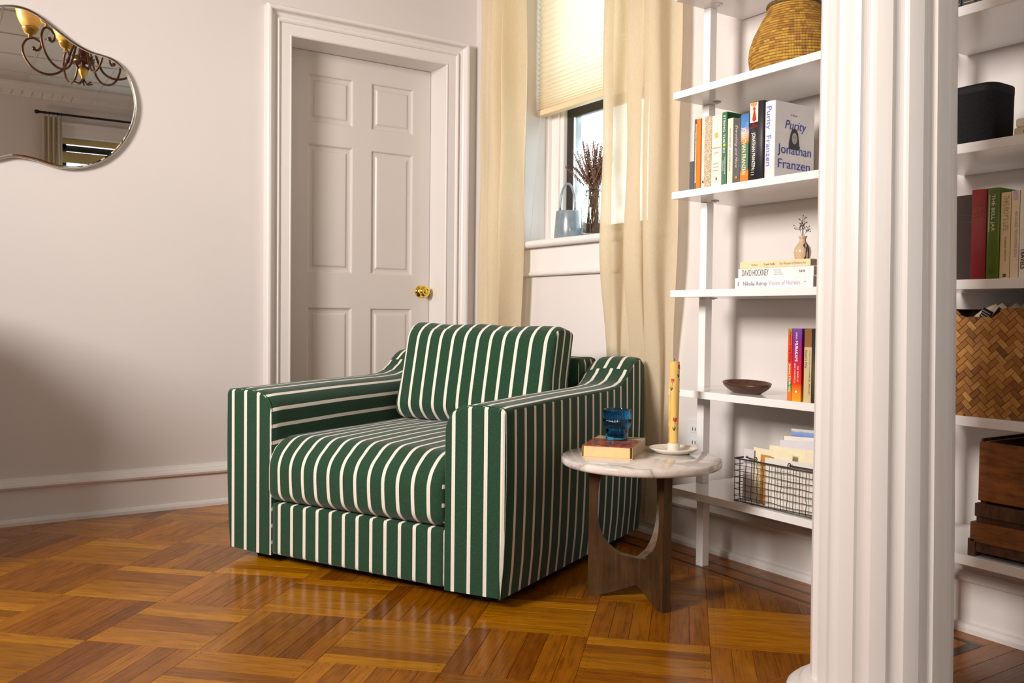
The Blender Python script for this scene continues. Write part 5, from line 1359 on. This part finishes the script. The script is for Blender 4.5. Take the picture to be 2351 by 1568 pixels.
Z9 = ZB[2]
u = upright('dark brown leather album beside the red hardback', 1.215, 1.140, Z9, 0.200, colm(48, 32, 28, 0.85), 2.045, 0.20, hard=True)
for z_ in (0.035, 0.135, 0.152):
    b = MB(); b.box(-0.0013, -0.0005, -0.036, 0.036, z_, z_+0.0012); build('tooled_line', b, colm(25, 16, 14), u)
    b = MB(); b.box(0.0, 0.19, -0.0378, -0.0372, z_, z_+0.0010); build('tooled_line', b, colm(25, 16, 14), u)
u = upright('worn red cloth hardback on the right shelf', 1.1385, 1.103, Z9, 0.203, colm(128, 22, 26, 0.6, 0.12), 2.0, 0.15, hard=True, rounded=0.004)
for z_, l_ in ((0.165, 'STORY'), (0.150, 'of'), (0.140, 'ART')): text(l_, (0, -1, 0), (0, 0, 1), (-0.0050, 0.012, z_), 0.006, colm(110, 60, 32), u, width=0.022)
u = upright('olive green hardback with silver title beside the red one', 1.1025, 1.0745, Z9, 0.203, colm(84, 104, 22), 2.0, 0.15, hard=True, rounded=0.003)
spine_text(u, 'THE BELL JAR', 0.188, 0.0075, 0.082, colm(215, 215, 195), -0.002, x=-0.0040, weight=0.01)
for dy_ in (0.006, 0.008): b = MB(); b.box(-0.0041, -0.0035, dy_, dy_+0.0008, 0.105, 0.188); build('silver_line', b, colm(200, 205, 180), u)
text('SYLVIA', (0, -1, 0), (0, 0, 1), (-0.0038, 0.007, 0.018), 0.003, tb_, u, width=0.013); text('PLATH', (0, -1, 0), (0, 0, 1), (-0.0038, 0.006, 0.013), 0.003, tb_, u, width=0.011)
u = upright('tan paperback with thin outlined capitals right of the olive book', 1.0735, 1.0515, Z9, 0.191, colm(226, 204, 158), 2.003, 0.13, pg=colm(150, 110, 60))
spine_text(u, "THIS BOY'S LIFE", 0.184, 0.0115, 0.078, colm(110, 95, 80), -0.001, weight=-0.015); spine_text(u, 'TOBIAS WOLFF', 0.094, 0.0038, 0.056, tb_, -0.001)
b = MB(); b.box(-0.0013, -0.0007, -0.004, 0.003, 0.004, 0.007); b.box(-0.0013, -0.0007, -0.004, 0.003, 0.008, 0.010); build('emblem', b, tb_, u)
u = upright('cream paperback with lilac patch at its head', 1.0505, 1.0325, Z9, 0.193, colm(236, 218, 186), 2.003, 0.13, pg=colm(150, 110, 60))
spine_text(u, 'BELOVED', 0.146, 0.006, 0.035, colm(120, 105, 110), -0.0025, weight=-0.01); spine_text(u, 'TONI MORRISON', 0.108, 0.006, 0.060, colm(120, 105, 110), -0.0025, weight=-0.01)
b = MB(); b.box(-0.0013, -0.0007, -0.005, 0.005, 0.172, 0.1925); build('lilac_patch', b, colm(205, 180, 205), u)
u = upright('white paperback at the right edge of that row', 1.0315, 1.005, Z9, 0.196, white, 2.003, 0.13); spine_text(u, 'TRAVELS', 0.065, 0.010, 0.045, tb_, 0.004, weight=0.02)
u = upright('pale green paperback just past the white one', 1.0045, 0.985, Z9, 0.19, colm(200, 205, 180), 2.003, 0.13)
b = MB(); b.tube([(2.26, 0.990, 1.20), (2.20, 1.012, 1.17), (2.17, 1.018, 1.14), (2.19, 1.014, 1.10)], 0.0035, 8); tag(build('power_cord', b, M['cord']), 'black power cord dangling behind the books on the right', 'cord')

# woven bamboo box on .599 shelf
wv_ = thing('woven_box', 'golden herringbone woven bamboo box with scooped handle edge', 'box', (2.0, 0, ZB[1]))
BY0, BY1, BHT = 0.82, 1.29, 0.258
def topz(y):      # scooped hand hold
    c_ = 1.118; d_ = abs(y-c_); base_ = 0.248
    f = min(1.0, max(0.0, (d_-0.030)/0.032)); f = f*f*(3-2*f); return base_-0.020*(1-f)
b = MB()
ys_ = np.linspace(BY0, BY1, 60); P = [[(0.004, y, 0.0), (0.004, y, topz(y)-0.001)] for y in ys_]; b.grid(P, 0, False)
P = [[(0.010, y, 0.0), (0.010, y, topz(y)-0.001)] for y in ys_]; b.grid(P, 0, False)
P = [[(0.004, y, topz(y)-0.001), (0.010, y, topz(y)-0.001)] for y in ys_]; b.grid(P, 0, False)
b.box(0.004, 0.26, BY0, BY0+0.006, 0, 0.248); b.box(0.004, 0.26, BY1-0.006, BY1, 0, 0.248); b.box(0.254, 0.26, BY0, BY1, 0, 0.248); b.box(0.004, 0.26, BY0, BY1, 0, 0.004)
build('backing', b, M['bamboo_back'], wv_)
cw = 0.0128; rb = random.Random(4); c45 = math.cos(R(47)); s45 = math.sin(R(47)); strips = 0
def clip3(poly, nx, ny, d): return clip(poly, nx, ny, d)
for p_ in range(-40, 60):
    for q_ in range(-40, 60):
        t_ = (p_-q_) % 4
        if t_ == 0: cells = (p_, q_, p_+2, q_+1)
        elif t_ == 3: cells = (p_, q_, p_+1, q_+2)
        else: continue
        a0, b0, a1, b1 = [c_*cw for c_ in cells]; g_ = 0.0004
        corners = [(a0+g_, b0+g_), (a1-g_, b0+g_), (a1-g_, b1-g_), (a0+g_, b1-g_)]
        # rotate into wall plane (y to screen-left, z up)
        pl = [(1.06+(x*c45-y*s45), 0.10+(x*s45+y*c45)) for x, y in corners]
        cx_, cz_ = sum(p[0] for p in pl)/4, sum(p[1] for p in pl)/4
        if cx_ < 0.93 or cx_ > 1.26 or cz_ < -0.02 or cz_ > 0.27: continue
        pl = clip(pl, 0, -1, 0.0)
        tz = topz(cx_); sl = (topz(cx_+0.004)-topz(cx_-0.004))/0.008
        pl = clip(pl, -sl, 1, tz-sl*cx_)
        if len(pl) < 3 or area2(pl) < 8e-6: continue
        horiz = t_ == 0; tilt = rb.uniform(-0.0004, 0.0004)
        def uvf(v): 
            dx_, dz_ = v[0]-cx_, v[1]-cz_; aa = dx_*c45+dz_*s45; bb = -dx_*s45+dz_*c45; return (aa+cx_*3, bb+cz_*7) if horiz else (bb+cz_*3, aa+cx_*7)
        mbp = MB(); plank_geo(mbp, pl, uvf, 0.0, 0.0007, 0.002)
        mbp.v = [(0.0025-z+tilt-(0.0006 if horiz else 0), x, y) for x, y, z in mbp.v]
        o = link('strip', mbp.mesh('strip', [M['bamboo']]), wv_); strips += 1
b = MB()
tz_items = thing('canvas_bag', 'crumpled beige canvas bag stuffed in the woven box', 'bag', (2.10, 1.10, ZB[1]+0.20))
P = []
for j in range(17):
    f = j/16; row = []
    for i in range(25):
        a = 2*math.pi*i/24; r_ = 0.072*math.sin(math.pi*(0.10+0.82*f))**0.7*(1+0.10*math.sin(3*a+4*f)+0.05*math.sin(7*a+2))
        row.append((r_*math.cos(a)*0.7, r_*math.sin(a), -0.02+0.075*f+0.006*math.sin(5*a)))
    P.append(row)
b.grid(P, 0, True); build('body', b, colm(205, 190, 165, 0.9), tz_items)
tgl = thing('black_tag', 'black tag with red letters poking out of the woven box', 'tag', (2.035, 1.095, ZB[1]+0.20)); tgl.rotation_euler = (R(38), R(-6), 0)
b = MB(); b.box(0, 0.002, -0.035, 0.025, -0.01, 0.045); build('card', b, M['black'], tgl, 0.0005)
text('OTTO', (0, -1, 0), (0, 0, 1), (-0.0004, 0.022, 0.010), 0.014, colm(200, 25, 25), tgl, width=0.050, weight=0.02)
tgl = thing('black_tag', 'small black tag with fine white print beside the red lettered one', 'tag', (2.04, 1.122, ZB[1]+0.232)); tgl.rotation_euler = (R(30), R(-6), 0)
b = MB(); b.box(0, 0.002, -0.012, 0.012, -0.01, 0.014); build('card', b, M['black'], tgl, 0.0005)
for k, l_ in enumerate(('MADE IN', 'COTTON 100', 'SIZE')): text(l_, (0, -1, 0), (0, 0, 1), (-0.0004, 0.010, 0.006-0.006*k), 0.0026, tw_, tgl, width=0.018)
b = MB(); b.tube([(2.15, 1.02, ZB[1]+0.20), (2.12, 1.035, ZB[1]+0.262), (2.15, 1.02, ZB[1]+0.275), (2.17, 1.00, ZB[1]+0.24)], 0.004, 8); tag(build('strap', b, M['cord']), 'black strap looping out of the woven box', 'strap')

# wooden crate on .280 shelf
cr_ = thing('wooden_crate', 'old dark stained wooden crate with slatted front on the lowest right shelf', 'crate', (1.998, 0, ZB[0]))
def slat(x0, x1, y0, y1, z0, z1, mat=None, bev=0.0015):
    b = MB(); b.box(x0, x1, y0, y1, z0, z1); o_ = build('slat', b, mat or M['crate_wood'], cr_, bev, 2)
    return o_
Y1c, Y0c = 1.112, 0.72
slat(0.012, 0.024, Y0c, Y1c, 0.128, 0.262)                       # tall upper board
slat(0.006, 0.024, Y0c, Y1c+0.004, 0.092, 0.122, M['crate_dark'])
slat(0.012, 0.022, Y0c, Y1c+0.003, 0.078, 0.092, M['crate_dark'])
slat(0.0, 0.022, Y0c, Y1c+0.010, 0.034, 0.079)
slat(0.004, 0.022, Y0c, Y1c+0.009, 0.011, 0.034, M['crate_dark'])
slat(0.0, 0.25, Y1c-0.002, Y1c+0.015, 0.0, 0.040, M['crate_dark']); slat(0.0, 0.25, Y0c-0.012, Y0c, 0.0, 0.035, M['crate_dark'])
slat(0.022, 0.035, Y1c-0.014, Y1c, 0.0, 0.26, M['crate_dark']); slat(0.035, 0.25, Y1c-0.012, Y1c, 0.03, 0.150); slat(0.035, 0.25, Y1c-0.012, Y1c, 0.155, 0.262); slat(0.030, 0.25, Y1c, Y1c+0.006, 0.235, 0.268, M['crate_dark'])
slat(0.035, 0.25, Y0c, Y0c+0.012, 0.03, 0.26); slat(0.24, 0.25, Y0c, Y1c, 0.03, 0.262, M['crate_dark']); slat(0.02, 0.25, Y0c, Y1c, 0.012, 0.024, M['crate_dark'])

# ------------------------------------------------------------------ what the mirror shows: back wall, cornice, chandelier
cor = struct(boxo('trim_1', (XL, XW, YB, YB+0.02, 2.835, ZC), M['trim']))
b = MB(); b.prism([(YB, ZC), (YB+0.13, ZC), (YB+0.13, ZC-0.02), (YB+0.07, ZC-0.045), (YB+0.03, ZC-0.06), (YB, ZC-0.06)], 0, XL, XW); build('crown', b, M['trim'], cor)
b = MB(); b.prism([(-0.018, 0), (0.018, 0), (0.008, -0.05), (0, -0.06), (-0.008, -0.05)], 1, 0, 0.012); dm = b.mesh('swag_drop', [M['trim']])
for k in range(34):
    o = link('swag_drop', dm, cor); o.location = (XW-0.1-0.085*k, YB+0.02, 2.895)
wb2 = bpy.data.objects.new('window_2', None); COL.objects.link(wb2); struct(wb2, 'window in the back wall, seen only in the mirror')
b = MB()
b.box(1.02, 1.12, YB-0.0, YB+0.02, 0.7, 2.60); b.box(2.10, 2.20, YB, YB+0.02, 0.7, 2.60); b.box(1.02, 2.20, YB, YB+0.025, 2.50, 2.62); b.box(1.0, 2.22, YB, YB+0.045, 2.60, 2.635); b.box(1.0, 2.22, YB, YB+0.06, 0.68, 0.72)
build('casing', b, M['trim'], wb2, 0.003)
b = MB()
b.box(1.12, 1.17, YB-0.14, YB-0.10, 0.75, 2.5); b.box(2.05, 2.10, YB-0.14, YB-0.10, 0.75, 2.5); b.box(1.12, 2.10, YB-0.14, YB-0.10, 2.40, 2.44); b.box(1.12, 2.10, YB-0.14, YB-0.10, 1.55, 1.62)
build('sash', b, M['black_frame'], wb2)
b = MB(); b.box(1.13, 2.09, YB-0.09, YB-0.06, 2.445, 2.50); b.box(1.13, 2.09, YB-0.08, YB-0.07, 2.265, 2.37); lab(build('roller_shade', b, colm(190, 170, 110), wb2), 'olive cream shade pulled nearly up')
b = MB(); b.box(1.13, 2.09, YB-0.085, YB-0.05, 2.375, 2.40); build('shade_rod', b, M['iron'], wb2)
boxo('pane', (1.17, 2.05, YB-0.125, YB-0.120, 0.75, 2.44), M['window_glass'], wb2)
b = MB()
for k in range(12): b.tube([(1.21+0.075*k+0.035*math.cos(a), YB-0.16, 2.20-0.035*math.sin(a)) for a in [math.pi*q/10 for q in range(11)]], 0.005, 6)
build('window_grille', b, M['grey_ceramic'], wb2)
rod2 = thing('curtain_rod', 'black curtain rod over the back window, seen in the mirror', 'rod', (0, YB+0.09, 2.695))
b = MB(); b.tube([(0.90, 0, 0), (2.25, 0, 0)], 0.011, 12); build('pole', b, M['iron'], rod2)
b = MB(); b.lathe([(0.001, -.02), (0.018, -.015), (0.018, .015), (0.001, .02)], 16); o = build('finial', b, M['iron'], rod2); o.rotation_euler = (0, R(90), 0); o.location = (0.895, 0, 0)
for k in range(5):
    b = MB(); b.tube([(0.965+0.035*k, 0.017*math.cos(a), 0.017*math.sin(a)-0.004) for a in [2*math.pi*q/16 for q in range(16)]], 0.0025, 6, closed=True); build('ring', b, M['iron'], rod2)
P = []
for j in range(20):
    z = 2.665-1.0*j/19; P.append([(0.94+0.17*i/40, YB+0.09+0.028*math.sin(i*0.62)+0.004*math.sin(z*7), z) for i in range(41)])
b = MB(); b.grid(P, 0, True); c2 = thing('curtain', 'cream gathered curtain on the back wall, seen in the mirror', 'curtain', (0, 0, 0)); build('panel', b, M['curtain2'], c2)
# chandelier
chd = thing('chandelier', 'bronze scroll-arm chandelier with amber glass bowls, seen in the mirror', 'chandelier', (0.735, 2.24, 2.19), R(18))
b = MB(); b.lathe([(0.001, -0.11), (0.008, -0.10), (0.010, -0.09), (0.020, -0.075), (0.026, -0.055), (0.022, -0.035), (0.012, -0.028), (0.012, -0.022), (0.001, -0.022)], 24); lab(build('finial', b, M['gold'], chd), 'gilt acorn finial')
b = MB(); b.lathe([(0.001, -0.02), (0.055, -0.02), (0.058, 0.0), (0.045, 0.02), (0.025, 0.03), (0.02, 0.08), (0.03, 0.10), (0.018, 0.13), (0.014, 0.30), (0.03, 0.33), (0.012, 0.36), (0.010, 0.70), (0.05, 0.72), (0.06, 0.76), (0.001, 0.76)], 28); build('hub', b, M['bronze'], chd)
arm_p = [(0.03, 0.10), (0.055, 0.06), (0.075, 0.0), (0.10, -0.055), (0.145, -0.085), (0.20, -0.085), (0.255, -0.055), (0.292, 0.0), (0.300, 0.05), (0.280, 0.090), (0.245, 0.100), (0.215, 0.080), (0.212, 0.050), (0.230, 0.035), (0.245, 0.045)]
def crv(pts, k=4):
    o_ = []
    for i in range(len(pts)-1):
        p0, p1, p2, p3 = [Vector(pts[max(0, min(len(pts)-1, i+d_))]) for d_ in (-1, 0, 1, 2)]
        for j in range(k):
            f = j/k; o_.append(0.5*((2*p1)+(-p0+p2)*f+(2*p0-5*p1+4*p2-p3)*f*f+(-p0+3*p1-3*p2+p3)*f**3))
    o_.append(Vector(pts[-1])); return o_
for k in range(6):
    a = 2*math.pi*k/6; c_, s_ = math.cos(a), math.sin(a)
    b = MB(); cp_ = crv(arm_p); b.tube([(p.x*c_, p.x*s_, p.y) for p in cp_], 0.0062, 8); p = cp_[-1]
    b.lathe([(0.001, -0.012), (0.010, -0.006), (0.010, 0.006), (0.001, 0.012)], 10, (p.x*c_, p.x*s_, p.y))
    o = build('arm', b, M['bronze'], chd)
    b = MB(); q = crv([(0.06, 0.02), (0.03, -0.04), (0.0, -0.08), (0.02, -0.125), (0.05, -0.12)], 4); b.tube([(p.x*math.cos(a+.5), p.x*math.sin(a+.5), p.y) for p in q], 0.004, 6); build('tendril', b, M['bronze'], chd)
    b = MB(); b.lathe([(0.001, 0.098), (0.012, 0.10), (0.010, 0.115), (0.026, 0.122), (0.038, 0.145), (0.043, 0.152), (0.041, 0.156), (0.001, 0.158)], 24, (0.262*c_, 0.262*s_, 0)); lab(build('cup', b, M['gold'], chd), 'gilt leaf cup under the bowl')
    b = MB(); b.lathe([(0.034, 0.155), (0.050, 0.175), (0.063, 0.205), (0.071, 0.245), (0.074, 0.285), (0.071, 0.285), (0.068, 0.245), (0.060, 0.207), (0.047, 0.178), (0.030, 0.160)], 28, (0.262*c_, 0.262*s_, 0)); lab(build('glass_bowl', b, M['amber'], chd), 'amber scalloped glass bowl')
